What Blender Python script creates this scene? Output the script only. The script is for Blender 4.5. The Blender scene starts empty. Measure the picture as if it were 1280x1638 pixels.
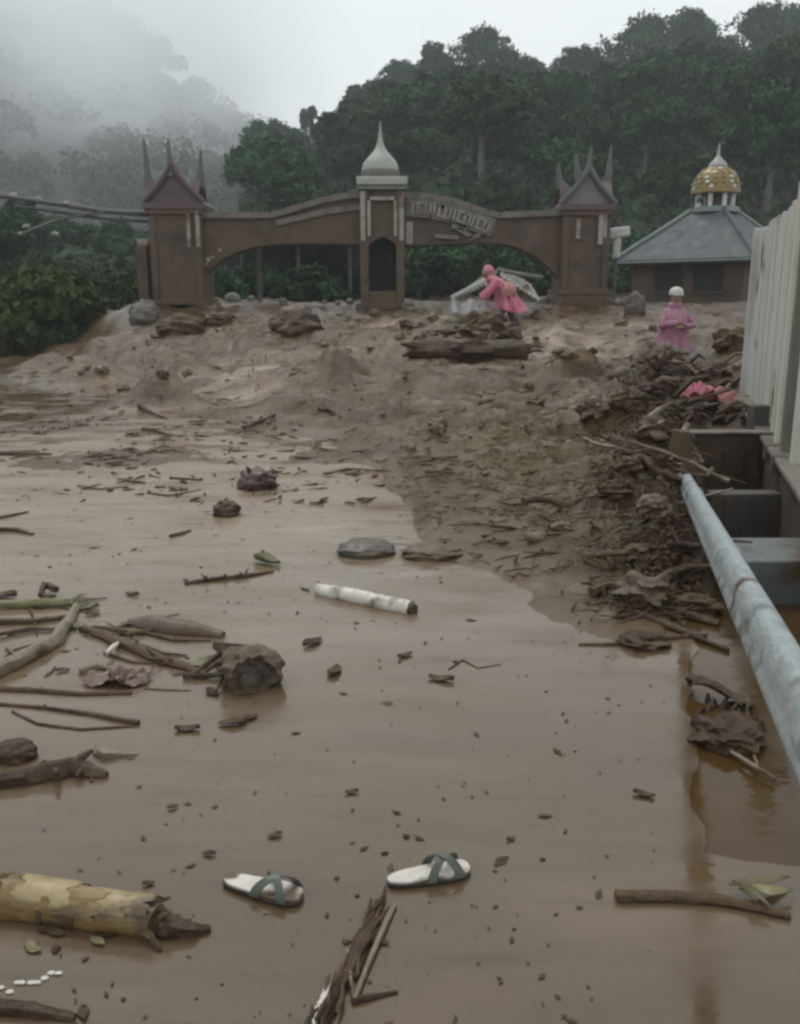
import bpy, bmesh, math, random
import numpy as np
from mathutils import Vector, Matrix, Euler

R = math.radians
rng = random.Random(7)
nrng = np.random.default_rng(11)
scene = bpy.context.scene
col = scene.collection

# ------------------------------------------------------------------ camera
CAM_H = 1.65
PITCH = R(13.4)
F = 1418.0                      # focal length in photo pixels (1280 x 1638)
cam_d = bpy.data.cameras.new('camera')
cam = bpy.data.objects.new('camera', cam_d); col.objects.link(cam)
cam.location = (0, 0, CAM_H)
cam.rotation_euler = (R(90) - PITCH, 0, 0)
cam_d.sensor_fit = 'VERTICAL'; cam_d.sensor_height = 24.0
cam_d.lens = 24.0 * F / 1638.0
cam_d.clip_start = 0.05; cam_d.clip_end = 5000
scene.camera = cam

# ------------------------------------------------------------------ sky, sun, exposure
SUN_EL, SUN_AZ = R(62), R(-25)          # behind the thick cloud, ahead and a little to the left
world = bpy.data.worlds.new('World'); scene.world = world; world.use_nodes = True
wn = world.node_tree.nodes; wl = world.node_tree.links
for n in list(wn): wn.remove(n)
sky = wn.new('ShaderNodeTexSky'); sky.sky_type = 'NISHITA'; sky.sun_disc = False
sky.sun_elevation = SUN_EL; sky.sun_rotation = SUN_AZ; sky.dust_density = 4.0; sky.air_density = 1.0
tcw = wn.new('ShaderNodeTexCoord')
cn = wn.new('ShaderNodeTexNoise'); cn.inputs['Scale'].default_value = 1.6; cn.inputs['Detail'].default_value = 4
wl.new(tcw.outputs['Generated'], cn.inputs['Vector'])
crw = wn.new('ShaderNodeValToRGB')                       # the overcast layer, gently uneven
crw.color_ramp.elements[0].position = .3; crw.color_ramp.elements[0].color = (.87, .92, .93, 1)
crw.color_ramp.elements[1].position = .7; crw.color_ramp.elements[1].color = (1, 1, 1, 1)
wl.new(cn.outputs['Fac'], crw.inputs['Fac'])
mulw = wn.new('ShaderNodeVectorMath'); mulw.operation = 'MULTIPLY'; mulw.inputs[1].default_value = (10.6, 11.0, 11.15)
wl.new(crw.outputs['Color'], mulw.inputs[0])
mixw = wn.new('ShaderNodeMix'); mixw.data_type = 'RGBA'; mixw.inputs['Factor'].default_value = .93
wl.new(sky.outputs['Color'], mixw.inputs['A']); wl.new(mulw.outputs['Vector'], mixw.inputs['B'])
bg = wn.new('ShaderNodeBackground'); bg.inputs['Strength'].default_value = .1
out = wn.new('ShaderNodeOutputWorld')
wl.new(mixw.outputs['Result'], bg.inputs['Color']); wl.new(bg.outputs['Background'], out.inputs['Surface'])

sun_d = bpy.data.lights.new('sun', 'SUN'); sun_d.energy = 1.3; sun_d.angle = R(14); sun_d.color = (1, .97, .92)
sun = bpy.data.objects.new('sun', sun_d); col.objects.link(sun)
sun_dir = Vector((math.sin(SUN_AZ) * math.cos(SUN_EL), math.cos(SUN_AZ) * math.cos(SUN_EL), math.sin(SUN_EL)))
sun.rotation_euler = sun_dir.to_track_quat('Z', 'Y').to_euler()
sun.location = (0, 0, 60)

scene.view_settings.view_transform = 'Standard'; scene.view_settings.look = 'None'
scene.view_settings.exposure = 0.0; scene.view_settings.gamma = 1.0
scene.view_settings.use_curve_mapping = False
scene.render.engine = 'CYCLES'
cy = scene.cycles
cy.max_bounces = 10; cy.diffuse_bounces = 3; cy.glossy_bounces = 3; cy.transmission_bounces = 2
cy.volume_bounces = 8; cy.transparent_max_bounces = 4
cy.use_denoising = True
cy.filter_width = 2.8
cy.volume_step_rate = 1.0; cy.volume_max_steps = 256

# ------------------------------------------------------------------ projection helpers
CT, ST = math.cos(PITCH), math.sin(PITCH)
def ray(px, py):
    u, v = (px - 640) / F, (819 - py) / F
    return Vector((u, CT + v * ST, -ST + v * CT))
def at(px, py, Y):
    d = ray(px, py); t = Y / d.y
    return Vector((d.x * t, Y, CAM_H + d.z * t))

# ------------------------------------------------------------------ noise (vectorised gradient noise)
_perm = np.random.default_rng(3).permutation(512)
_perm = np.concatenate([_perm, _perm])
_ang = np.random.default_rng(4).random(512) * 2 * np.pi
def perlin(x, y):
    x = np.asarray(x, float); y = np.asarray(y, float)
    xi = np.floor(x).astype(int); yi = np.floor(y).astype(int)
    xf = x - xi; yf = y - yi
    u = xf * xf * xf * (xf * (xf * 6 - 15) + 10); v = yf * yf * yf * (yf * (yf * 6 - 15) + 10)
    def g(ix, iy, dx, dy):
        h = _perm[(_perm[ix & 511] + iy) & 511]
        a = _ang[h & 511]
        return np.cos(a) * dx + np.sin(a) * dy
    a = g(xi, yi, xf, yf); b = g(xi + 1, yi, xf - 1, yf)
    c = g(xi, yi + 1, xf, yf - 1); d = g(xi + 1, yi + 1, xf - 1, yf - 1)
    return (a + u * (b - a)) + v * ((c + u * (d - c)) - (a + u * (b - a)))
def fbm(x, y, o=4, lac=2.03, gain=.5):
    s = 0; a = 1.0
    for i in range(o):
        s = s + a * perlin(x + 17.3 * i, y - 9.1 * i); x = x * lac; y = y * lac; a *= gain
    return s
def sstep(a, b, x):
    t = np.clip((x - a) / (b - a), 0, 1); return t * t * (3 - 2 * t)

# ------------------------------------------------------------------ the ground's height
def road_edge(y): return .225 + .297 * y            # edge of the road under the railing
EX = [-30, -14, -9, -6, -4.2, -3, -1.6, -.78, 0, .25, 1.2, 1.35, 2.2, 30]
EY = [30, 27, 24, 20, 16.5, 14, 12, 11, 7.7, 5.8, 5.2, 4.5, 4.3, 4.3]
MOUNDS = []          # (x, y, radius x, radius y, height)
def Hh(x, y):
    x = np.asarray(x, float); y = np.asarray(y, float)
    e = np.interp(x, EX, EY)
    e = e + .9 * fbm(x * .55 + 3, y * .4, 3) * np.clip(y / 8, .15, 1.3)
    t = (y - e) / np.maximum(26.5 - e, 3)
    base = np.interp(t, [-1.5, -.12, 0, .12, .3, .5, .8, 1.0, 1.5, 4], [-.05, -.03, .0, .17, .42, .68, 1.1, 1.45, 1.6, 1.7])
    left = sstep(-12.5, -7.3, x + .5 * fbm(x * .4, y * .4, 2))
    far = sstep(14, 24, y)
    base = base * (1 - far) + (base * left - .05 * (1 - left)) * far
    rough = np.clip(t * 6, 0, 1) * np.clip(1.3 - y / 60, .2, 1)
    n = .24 * fbm(x * .5, y * .8, 4) + .20 * (.30 - np.abs(fbm(x * 1.0 + 7, y * 1.7, 3)))
    h = base + rough * n
    # layered mud tongues, then the churned surface on top of them
    h = h + rough * .030 * np.sin(h * 22 + 4 * fbm(x * .35, y * .35, 3))
    h = h + rough * (.042 * fbm(x * 3.2, y * 4.5, 5) + .05 * np.maximum(fbm(x * 1.7 + 31, y * 2.3, 3) - .15, 0))
    # the wet flats: shallow film with islands
    flat = 1 - np.clip(t * 6 + .8, 0, 1)
    h = h + flat * ((.024 + .030 * sstep(6, 12, y)) * fbm(x * .9 + 5, y * .6, 4) + .007 * fbm(x * 5, y * 5, 3))
    # foreground: mud film on the road, just above the water
    h = h + flat * .027 * sstep(6.5, 10, y) * sstep(-9, -4, x + .2 * y)
    near = sstep(3.3, 1.6, y + .9 * fbm(x * 1.3, y * 1.5, 5))
    h = h + near * .012 * (1 - rough) * np.maximum(sstep(-.10, -.42, x - road_edge(y) + .25 * fbm(x * 2.1 + 9, y * 2.1, 4)), sstep(2.5, 2.15, y))
    nm = 1 + .25 * fbm(x * 3, y * 3, 3)
    for (mx, my, rx, ry, mh) in MOUNDS:
        q = ((x - mx) / rx) ** 2 + ((y - my) / ry) ** 2
        h = h + mh * np.exp(-q * 1.4) * nm
    # beyond the road edge: a drain near the camera, then the heap spills over it
    over = x - road_edge(y) + .05 * fbm(x * 3, y * 3, 3)
    dmask = sstep(-.16, .0, over) * sstep(5.3, 4.3, y) * sstep(2.15, 2.5, y + .2 * fbm(x * 3, y * 3, 3))
    dmask = np.maximum(dmask, sstep(.10, .24, over) * sstep(8.6, 7.9, y) * sstep(4.0, 4.6, y))
    h = h * (1 - dmask) + dmask * (-.16 + .05 * fbm(x * 2.5, y * 2.5, 3))
    # heap of drift along the railing
    heap = np.exp(-((over + .30) / .50) ** 2) * sstep(.28, .08, over) * sstep(3.9, 6.2, y) * sstep(22, 13, y)
    h = h + heap * (.20 + .26 * fbm(x * 2.2 + 4, y * 2.2, 5))
    # low ground beyond the fence
    h = h - sstep(1.15, 2.2, over) * .5 * sstep(14, 10, y)
    # ground past the gate and at the sides
    h = np.where(y > 34, h + sstep(34, 60, y) * .6, h)
    side = sstep(-13, -22, x) * sstep(10, 24, y)
    h = h + side * (.5 + .9 * sstep(24, 45, y))
    return h
def H(x, y): return float(Hh(np.array([x]), np.array([y]))[0])
def hit(px, py, floor=0.0):
    """first point of the ground (or of the water on it) along a line of sight"""
    d = ray(px, py)
    t = np.concatenate([np.linspace(1.2, 12, 700), np.linspace(12, 60, 500)])
    z = CAM_H + d.z * t
    g = np.maximum(Hh(d.x * t, d.y * t), floor)
    k = np.argmax(z <= g)
    if z[k] > g[k]: k = len(t) - 1
    return Vector((d.x * t[k], d.y * t[k], g[k]))
for (px, py, Y, rx, ry, mh) in [(258, 650, 14.2, .60, .5, .62), (540, 622, 15.0, .60, .5, .60), (85, 605, 19.5, 1.0, .6, .35),
                                (290, 600, 17.5, .6, .5, .5), (150, 545, 23.5, 1.6, 1.0, .25), (560, 690, 11.6, .8, .35, .16),
                                (470, 668, 12.9, .7, .3, .18), (1000, 655, 10.5, .6, .5, .25), (860, 740, 8.2, .7, .5, .12),
                                (1075, 560, 16.3, 1.2, 1.5, -.55), (1180, 590, 13.5, .7, 1.0, .35), (780, 540, 17.6, 1.0, .5, .22),
                                (1060, 930, 5.2, .28, .3, .10), (1035, 1030, 4.55, .24, .09, .05)]:
    p = at(px, py, Y); MOUNDS.append((p.x, Y, rx, ry, mh))

_rm = random.Random(15)
for i in range(22):
    px = _rm.uniform(60, 960); Y = _rm.uniform(12.5, 24); p = at(px, 560, Y)
    if px < 420 and Y < 15.5: continue
    MOUNDS.append((p.x, Y, _rm.uniform(.35, .9), _rm.uniform(.25, .5), _rm.uniform(.12, .34)))

# ------------------------------------------------------------------ materials
MATS = {}
def mat(name, cols, scale=4.0, rough=(.45, .8), bump=.25, bscale=30.0, metal=0.0, mud=0.0, stretch=(1, 1, 1), spec=.5, pos=False, rand=0.0, dist=.01):
    m = bpy.data.materials.new(name); m.use_nodes = True
    n = m.node_tree.nodes; l = m.node_tree.links
    b = n['Principled BSDF']
    if pos:
        g = n.new('ShaderNodeNewGeometry'); src = g.outputs['Position']
    else:
        t = n.new('ShaderNodeTexCoord'); src = t.outputs['Object']
    mp = n.new('ShaderNodeMapping'); mp.inputs['Scale'].default_value = stretch; l.new(src, mp.inputs['Vector'])
    a = n.new('ShaderNodeTexNoise'); a.inputs['Scale'].default_value = scale; a.inputs['Detail'].default_value = 7; a.inputs['Roughness'].default_value = .62
    l.new(mp.outputs['Vector'], a.inputs['Vector'])
    r = n.new('ShaderNodeValToRGB'); e = r.color_ramp.elements
    while len(e) < len(cols): e.new(.5)
    for i, c in enumerate(cols):
        e[i].position = .28 + .44 * i / max(1, len(cols) - 1); e[i].color = (*c, 1)
    l.new(a.outputs['Fac'], r.inputs['Fac']); colour = r.outputs['Color']
    c2 = n.new('ShaderNodeTexNoise'); c2.inputs['Scale'].default_value = bscale; c2.inputs['Detail'].default_value = 5
    l.new(mp.outputs['Vector'], c2.inputs['Vector'])
    if mud > 0:
        d = n.new('ShaderNodeTexNoise'); d.inputs['Scale'].default_value = scale * .6; d.inputs['Detail'].default_value = 6
        l.new(src, d.inputs['Vector'])
        mr = n.new('ShaderNodeMapRange'); mr.inputs['From Min'].default_value = .62 - mud * .4; mr.inputs['From Max'].default_value = .72 - mud * .4
        l.new(d.outputs['Fac'], mr.inputs['Value'])
        mx = n.new('ShaderNodeMix'); mx.data_type = 'RGBA'; l.new(mr.outputs['Result'], mx.inputs['Factor'])
        l.new(colour, mx.inputs['A']); mx.inputs['B'].default_value = (.085, .053, .027, 1); colour = mx.outputs['Result']
    if rand > 0:
        oi = n.new('ShaderNodeObjectInfo'); hs = n.new('ShaderNodeHueSaturation')
        m1 = n.new('ShaderNodeMapRange'); m1.inputs['To Min'].default_value = 1 - rand; m1.inputs['To Max'].default_value = 1 + rand
        l.new(oi.outputs['Random'], m1.inputs['Value']); l.new(m1.outputs['Result'], hs.inputs['Value'])
        m2 = n.new('ShaderNodeMapRange'); m2.inputs['To Min'].default_value = .5 - rand * .06; m2.inputs['To Max'].default_value = .5 + rand * .06
        l.new(oi.outputs['Random'], m2.inputs['Value']); l.new(m2.outputs['Result'], hs.inputs['Hue'])
        l.new(colour, hs.inputs['Color']); colour = hs.outputs['Color']
    l.new(colour, b.inputs['Base Color'])
    q = n.new('ShaderNodeMapRange'); q.inputs['From Min'].default_value = .3; q.inputs['From Max'].default_value = .7
    q.inputs['To Min'].default_value = rough[0]; q.inputs['To Max'].default_value = rough[1]
    l.new(c2.outputs['Fac'], q.inputs['Value']); l.new(q.outputs['Result'], b.inputs['Roughness'])
    b.inputs['Metallic'].default_value = metal; b.inputs['Specular IOR Level'].default_value = spec
    if bump > 0:
        bp = n.new('ShaderNodeBump'); bp.inputs['Strength'].default_value = bump; bp.inputs['Distance'].default_value = dist
        l.new(c2.outputs['Fac'], bp.inputs['Height']); l.new(bp.outputs['Normal'], b.inputs['Normal'])
    MATS[name] = m
    return m

mat('plaster', [(.034, .021, .012), (.072, .047, .029), (.125, .090, .062)], 1.9, (.6, .9), .4, 14, mud=.42)
mat('plaster_trim', [(.19, .165, .135), (.29, .26, .22), (.13, .10, .08)], 2.5, (.5, .8), .2, 20, mud=.2)
mat('coping', [(.085, .075, .058), (.13, .115, .092), (.17, .152, .122)], 3, (.5, .85), .25, 22, mud=.1)
mat('dome_white', [(.22, .22, .19), (.32, .32, .285), (.26, .25, .215)], 2.2, (.35, .6), .1, 20)
mat('dome_dull', [(.09, .093, .08), (.135, .137, .115), (.18, .18, .155)], 2.2, (.35, .6), .1, 20)
mat('roof_maroon', [(.055, .03, .03), (.085, .05, .05), (.06, .045, .04)], 3, (.4, .7), .2, 20)
mat('horn_grey', [(.06, .066, .062), (.085, .09, .085), (.066, .06, .054)], 3, (.4, .7), .2, 20)
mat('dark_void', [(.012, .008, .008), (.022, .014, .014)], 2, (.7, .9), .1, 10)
mat('gable_grey', [(.12, .105, .10), (.16, .142, .135)], 2, (.5, .8), .1, 20)
mat('tin_roof', [(.058, .072, .074), (.078, .092, .094), (.068, .08, .08)], 1.5, (.62, .85), .05, 4)
mat('tin_edge', [(.15, .185, .18), (.20, .24, .23)], 2, (.35, .6), .1, 12)
mat('wall_brown', [(.045, .030, .024), (.065, .044, .036), (.085, .06, .048)], 1.1, (.6, .9), .2, 10, mud=.45)
mat('gold', [(.15, .098, .026), (.22, .15, .042), (.20, .15, .07)], 6, (.3, .55), .15, 30, metal=.2)
mat('white_paint', [(.38, .39, .38), (.48, .49, .47), (.32, .32, .29)], 3, (.35, .6), .1, 30, mud=.02)
mat('fence_white', [(.34, .325, .305), (.48, .46, .435), (.38, .345, .30)], 2.2, (.4, .75), .15, 25, stretch=(1, 1, .25), mud=.06)
mat('fence_cream', [(.36, .35, .28), (.50, .485, .40), (.29, .27, .205)], 2.2, (.4, .75), .15, 25, stretch=(1, 1, .25), mud=.06)
mat('fence_grey', [(.10, .088, .075), (.145, .13, .11), (.07, .058, .046)], 2.2, (.4, .75), .2, 25, stretch=(1, 1, .25))
mat('concrete', [(.036, .023, .014), (.056, .038, .024), (.078, .055, .036)], 3.5, (.55, .9), .35, 24, mud=.3)
mat('concrete_grey', [(.050, .041, .035), (.078, .067, .060), (.062, .048, .038)], 3.5, (.5, .85), .3, 24, stretch=(2, 2, .4), mud=.1)
mat('concrete_blue', [(.07, .082, .084), (.115, .127, .127), (.09, .085, .075)], 4, (.35, .75), .3, 24, mud=.2)
mat('galvanised', [(.15, .175, .18), (.33, .37, .375), (.22, .23, .225)], 8, (.3, .62), .3, 45, metal=.3, stretch=(1.6, .6, 1.6), mud=.10)
mat('bark', [(.036, .021, .011), (.066, .041, .022), (.10, .066, .039)], 9, (.4, .8), .7, 40, mud=.5, dist=.02, spec=.3)
mat('bark_dark', [(.024, .013, .007), (.048, .028, .015), (.075, .047, .028)], 9, (.35, .75), .7, 40, mud=.26, dist=.02, spec=.3)
mat('wood_pale', [(.12, .094, .062), (.19, .152, .104), (.15, .115, .075)], 9, (.4, .7), .4, 40, mud=.2)
mat('twig', [(.038, .023, .012), (.066, .042, .023), (.115, .077, .046)], 7, (.5, .8), .3, 40, pos=True, spec=.25)
mat('straw', [(.07, .05, .02), (.11, .083, .037), (.16, .128, .072)], 7, (.5, .8), .2, 40, pos=True)
mat('banana_yellow', [(.085, .048, .014), (.18, .115, .038), (.29, .22, .11)], 9, (.35, .6), .5, 34, stretch=(.7, 1.8, 1.8), mud=.16)
mat('banana_sheath', [(.21, .145, .055), (.31, .24, .125), (.16, .10, .04)], 9, (.35, .6), .4, 34, mud=.12)
mat('white_stem', [(.40, .36, .31), (.55, .51, .46), (.46, .41, .35)], 8, (.35, .6), .3, 40, mud=.10)
mat('sole_white', [(.40, .37, .325), (.55, .515, .46), (.46, .41, .355)], 14, (.45, .7), .2, 80, mud=.30)
mat('sole_dark', [(.03, .024, .02), (.05, .04, .03)], 8, (.5, .8), .1, 40)
mat('strap_green', [(.045, .054, .042), (.07, .082, .064), (.10, .112, .09)], 14, (.35, .6), .15, 60)
mat('leaf_dead', [(.036, .021, .010), (.060, .037, .019), (.092, .060, .034)], 9, (.5, .8), .3, 40, pos=True, spec=.25)
mat('leaf_olive', [(.08, .075, .03), (.14, .13, .055), (.19, .17, .08)], 9, (.4, .75), .3, 40)
mat('stone', [(.066, .049, .035), (.10, .076, .056), (.13, .104, .08)], 4, (.4, .8), .4, 24, mud=.5)
mat('stone_grey', [(.058, .048, .039), (.075, .062, .051), (.09, .076, .064)], 4, (.35, .7), .35, 24, mud=.2)
mat('mud_lump', [(.075, .049, .028), (.11, .073, .043), (.14, .098, .06)], 4, (.4, .7), .4, 24)
mat('pot_red', [(.030, .014, .011), (.05, .024, .019), (.042, .024, .019)], 6, (.35, .6), .2, 30, mud=.1)
mat('cloth_pink', [(.34, .06, .11), (.46, .12, .18), (.52, .23, .27)], 5, (.4, .65), .2, 20, mud=.10)
mat('cloth_mauve', [(.20, .06, .11), (.30, .115, .175), (.38, .19, .25)], 5, (.35, .6), .2, 20, mud=.10)
mat('cloth_red', [(.25, .075, .065), (.36, .15, .13), (.42, .24, .21)], 5, (.4, .65), .2, 20, mud=.1)
mat('plastic_pink', [(.15, .095, .078), (.20, .13, .11), (.13, .085, .065)], 5, (.35, .6), .2, 20, mud=.25)
mat('skin', [(.20, .115, .075), (.25, .15, .10)], 8, (.45, .6), .05, 30)
mat('hair', [(.012, .01, .009), (.02, .016, .014)], 20, (.4, .6), .1, 60)
mat('trousers', [(.03, .026, .03), (.05, .042, .045)], 8, (.6, .85), .1, 30, mud=.3)
mat('tarp_grey', [(.08, .07, .073), (.11, .098, .10), (.10, .087, .08)], 4, (.3, .6), .2, 20, mud=.1)
mat('sheet_pale', [(.19, .19, .16), (.27, .265, .23), (.17, .15, .125)], 4, (.4, .7), .2, 20, mud=.15)
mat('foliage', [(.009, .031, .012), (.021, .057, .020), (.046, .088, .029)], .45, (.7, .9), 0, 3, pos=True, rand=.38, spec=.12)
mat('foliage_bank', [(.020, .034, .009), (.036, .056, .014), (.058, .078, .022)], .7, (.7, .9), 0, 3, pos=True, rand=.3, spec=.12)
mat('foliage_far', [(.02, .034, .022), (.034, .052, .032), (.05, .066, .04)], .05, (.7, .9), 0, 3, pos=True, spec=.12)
mat('trunk', [(.06, .052, .042), (.10, .09, .075), (.15, .14, .12)], 3, (.6, .9), .3, 14, rand=.2)
mat('hill_soil', [(.018, .026, .014), (.03, .04, .02)], .4, (.7, .9), .2, 6, pos=True)
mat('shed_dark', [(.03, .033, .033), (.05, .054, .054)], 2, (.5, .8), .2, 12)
mat('shed_post', [(.05, .054, .05), (.075, .08, .074)], 4, (.5, .8), .2, 12)

# ---- wet mud of the ground
def ground_material():
    m = bpy.data.materials.new('wet_mud'); m.use_nodes = True
    n = m.node_tree.nodes; l = m.node_tree.links; b = n['Principled BSDF']
    g = n.new('ShaderNodeNewGeometry'); P = g.outputs['Position']
    def noise(s, d=6, r=.6, vec=P):
        t = n.new('ShaderNodeTexNoise'); t.inputs['Scale'].default_value = s; t.inputs['Detail'].default_value = d; t.inputs['Roughness'].default_value = r
        l.new(vec, t.inputs['Vector']); return t.outputs['Fac']
    def mrange(v, a, bb, c=0, d=1):
        t = n.new('ShaderNodeMapRange'); l.new(v, t.inputs['Value'])
        for k, x in zip(('From Min', 'From Max', 'To Min', 'To Max'), (a, bb, c, d)): t.inputs[k].default_value = x
        return t.outputs['Result']
    def mix(f, A, B):
        t = n.new('ShaderNodeMix'); t.data_type = 'RGBA'; l.new(f, t.inputs['Factor'])
        for k, x in (('A', A), ('B', B)):
            if isinstance(x, tuple): t.inputs[k].default_value = (*x, 1)
            else: l.new(x, t.inputs[k])
        return t.outputs['Result']
    def mulv(a, bb):
        t = n.new('ShaderNodeMath'); t.operation = 'MULTIPLY'; l.new(a, t.inputs[0]); l.new(bb, t.inputs[1]); return t.outputs[0]
    zone = n.new('ShaderNodeAttribute'); zone.attribute_name = 'zone'; sep = n.new('ShaderNodeSeparateColor'); l.new(zone.outputs['Color'], sep.inputs[0])
    mp = n.new('ShaderNodeMapping'); mp.inputs['Scale'].default_value = (.45, 1.3, 1.3); l.new(P, mp.inputs['Vector'])
    c = mix(mrange(noise(1.3, 8, .65), .35, .65), (.062, .036, .015), (.108, .068, .033))
    c = mix(mrange(noise(2.6, 9, .72, mp.outputs['Vector']), .47, .58), c, (.046, .025, .011))
    c = mix(mrange(noise(2.0, 6, .6, mp.outputs['Vector']), .58, .72), c, (.19, .130, .072))
    # straw and leaf mash lying in the middle of the slope, dark drift along the railing, fine silt on the flats
    c = mix(mulv(sep.outputs['Red'], mrange(noise(5, 8, .7), .32, .52)), c, (.088, .058, .018))
    c = mix(mulv(sep.outputs['Green'], mrange(noise(6, 8, .7), .30, .55)), c, (.036, .019, .009))
    c = mix(mulv(sep.outputs['Blue'], mrange(noise(.8, 5, .55), .2, .5)), c, (.100, .066, .035))
    c = mix(mulv(zone.outputs['Alpha'], mrange(noise(2.4, 7, .65, mp.outputs['Vector']), .40, .56)), c, (.29, .22, .152))
    sp = noise(34, 4, .6); c = mix(mulv(mrange(sp, .66, .74), mrange(noise(1.7, 3), .4, .6)), c, (.05, .036, .026))
    l.new(c, b.inputs['Base Color'])
    rg = n.new('ShaderNodeMath'); rg.operation = 'MULTIPLY'
    l.new(mrange(noise(2.2, 6, .6),   .35, .65, .10, .46), rg.inputs[0]); rb_ = n.new('ShaderNodeMath'); rb_.operation = 'MULTIPLY_ADD'; l.new(sep.outputs['Blue'], rb_.inputs[0]); rb_.inputs[1].default_value = -.5; rb_.inputs[2].default_value = 1.0; l.new(rb_.outputs[0], rg.inputs[1])
    l.new(rg.outputs[0], b.inputs['Roughness'])
    b.inputs['Specular IOR Level'].default_value = .28
    bp1 = n.new('ShaderNodeBump'); bp1.inputs['Distance'].default_value = .07; bp1.inputs['Strength'].default_value = .55
    l.new(noise(9, 9, .68), bp1.inputs['Height'])
    fl = n.new('ShaderNodeMath'); fl.operation = 'MULTIPLY_ADD'; l.new(sep.outputs['Blue'], fl.inputs[0]); fl.inputs[1].default_value = -.34; fl.inputs[2].default_value = .55
    l.new(fl.outputs[0], bp1.inputs['Strength'])
    l.new(bp1.outputs['Normal'], b.inputs['Normal'])
    return m
MATS['ground'] = ground_material()

def water_material(name, c1, c2, c3, rmin, rmax, silt_glare=None):
    m = bpy.data.materials.new(name); m.use_nodes = True
    n = m.node_tree.nodes; l = m.node_tree.links; b = n['Principled BSDF']
    g = n.new('ShaderNodeNewGeometry'); P = g.outputs['Position']
    mp = n.new('ShaderNodeMapping'); mp.inputs['Scale'].default_value = (.5, 1.2, 1); l.new(P, mp.inputs['Vector'])
    a = n.new('ShaderNodeTexNoise'); a.inputs['Scale'].default_value = 1.1; a.inputs['Detail'].default_value = 7; l.new(mp.outputs['Vector'], a.inputs['Vector'])
    r = n.new('ShaderNodeValToRGB'); e = r.color_ramp.elements; e.new(.5)
    for i, c in enumerate((c1, c2, c3)): e[i].position = .3 + .2 * i; e[i].color = (*c, 1)
    l.new(a.outputs['Fac'], r.inputs['Fac'])
    q = n.new('ShaderNodeTexNoise'); q.inputs['Scale'].default_value = 2.3; q.inputs['Detail'].default_value = 6; l.new(mp.outputs['Vector'], q.inputs['Vector'])
    mr = n.new('ShaderNodeMapRange'); mr.inputs['From Min'].default_value = .35; mr.inputs['From Max'].default_value = .65
    mr.inputs['To Min'].default_value = rmin; mr.inputs['To Max'].default_value = rmax
    l.new(q.outputs['Fac'], mr.inputs['Value'])
    if silt_glare:
        # slick of paler silt, sky glare put into its colour, ragged at the rim
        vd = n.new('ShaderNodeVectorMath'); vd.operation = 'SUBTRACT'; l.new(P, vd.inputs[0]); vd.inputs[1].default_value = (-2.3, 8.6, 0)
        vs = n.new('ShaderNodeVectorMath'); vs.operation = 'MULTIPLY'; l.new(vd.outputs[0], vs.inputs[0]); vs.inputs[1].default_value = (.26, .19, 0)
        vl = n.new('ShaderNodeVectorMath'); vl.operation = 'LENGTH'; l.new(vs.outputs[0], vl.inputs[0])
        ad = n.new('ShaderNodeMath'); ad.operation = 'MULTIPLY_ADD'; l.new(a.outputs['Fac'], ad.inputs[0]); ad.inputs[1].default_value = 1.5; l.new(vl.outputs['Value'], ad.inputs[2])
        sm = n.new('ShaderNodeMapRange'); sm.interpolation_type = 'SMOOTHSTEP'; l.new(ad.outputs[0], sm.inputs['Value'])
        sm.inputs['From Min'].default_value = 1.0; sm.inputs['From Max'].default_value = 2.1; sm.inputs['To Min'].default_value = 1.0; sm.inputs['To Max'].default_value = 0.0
        mx = n.new('ShaderNodeMix'); mx.data_type = 'RGBA'; l.new(sm.outputs['Result'], mx.inputs['Factor']); l.new(r.outputs['Color'], mx.inputs['A']); mx.inputs['B'].default_value = (*silt_glare, 1)
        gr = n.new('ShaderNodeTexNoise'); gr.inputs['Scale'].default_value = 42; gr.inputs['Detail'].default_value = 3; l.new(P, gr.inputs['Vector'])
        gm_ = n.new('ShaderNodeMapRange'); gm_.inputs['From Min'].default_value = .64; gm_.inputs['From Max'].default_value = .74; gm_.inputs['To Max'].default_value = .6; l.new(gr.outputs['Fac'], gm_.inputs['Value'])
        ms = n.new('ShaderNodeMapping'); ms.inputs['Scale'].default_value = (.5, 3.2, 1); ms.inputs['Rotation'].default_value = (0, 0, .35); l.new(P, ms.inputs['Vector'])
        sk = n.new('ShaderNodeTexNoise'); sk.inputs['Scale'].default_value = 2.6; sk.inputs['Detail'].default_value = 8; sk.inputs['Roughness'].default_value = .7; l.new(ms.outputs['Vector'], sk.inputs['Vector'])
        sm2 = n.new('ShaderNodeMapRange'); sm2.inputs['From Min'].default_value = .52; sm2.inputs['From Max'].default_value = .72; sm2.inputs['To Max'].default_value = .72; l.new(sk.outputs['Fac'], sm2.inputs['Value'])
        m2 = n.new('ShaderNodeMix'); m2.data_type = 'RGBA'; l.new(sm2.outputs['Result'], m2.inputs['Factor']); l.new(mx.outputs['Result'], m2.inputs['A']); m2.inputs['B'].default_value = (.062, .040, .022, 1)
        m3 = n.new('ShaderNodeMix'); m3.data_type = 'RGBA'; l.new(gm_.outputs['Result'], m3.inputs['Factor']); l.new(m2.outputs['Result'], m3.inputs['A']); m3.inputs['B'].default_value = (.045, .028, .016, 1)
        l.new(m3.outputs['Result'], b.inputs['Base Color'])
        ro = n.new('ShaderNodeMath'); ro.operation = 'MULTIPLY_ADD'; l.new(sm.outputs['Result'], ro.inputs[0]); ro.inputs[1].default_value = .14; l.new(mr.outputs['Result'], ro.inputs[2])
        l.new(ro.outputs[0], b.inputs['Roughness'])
    else:
        l.new(r.outputs['Color'], b.inputs['Base Color']); l.new(mr.outputs['Result'], b.inputs['Roughness'])
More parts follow.
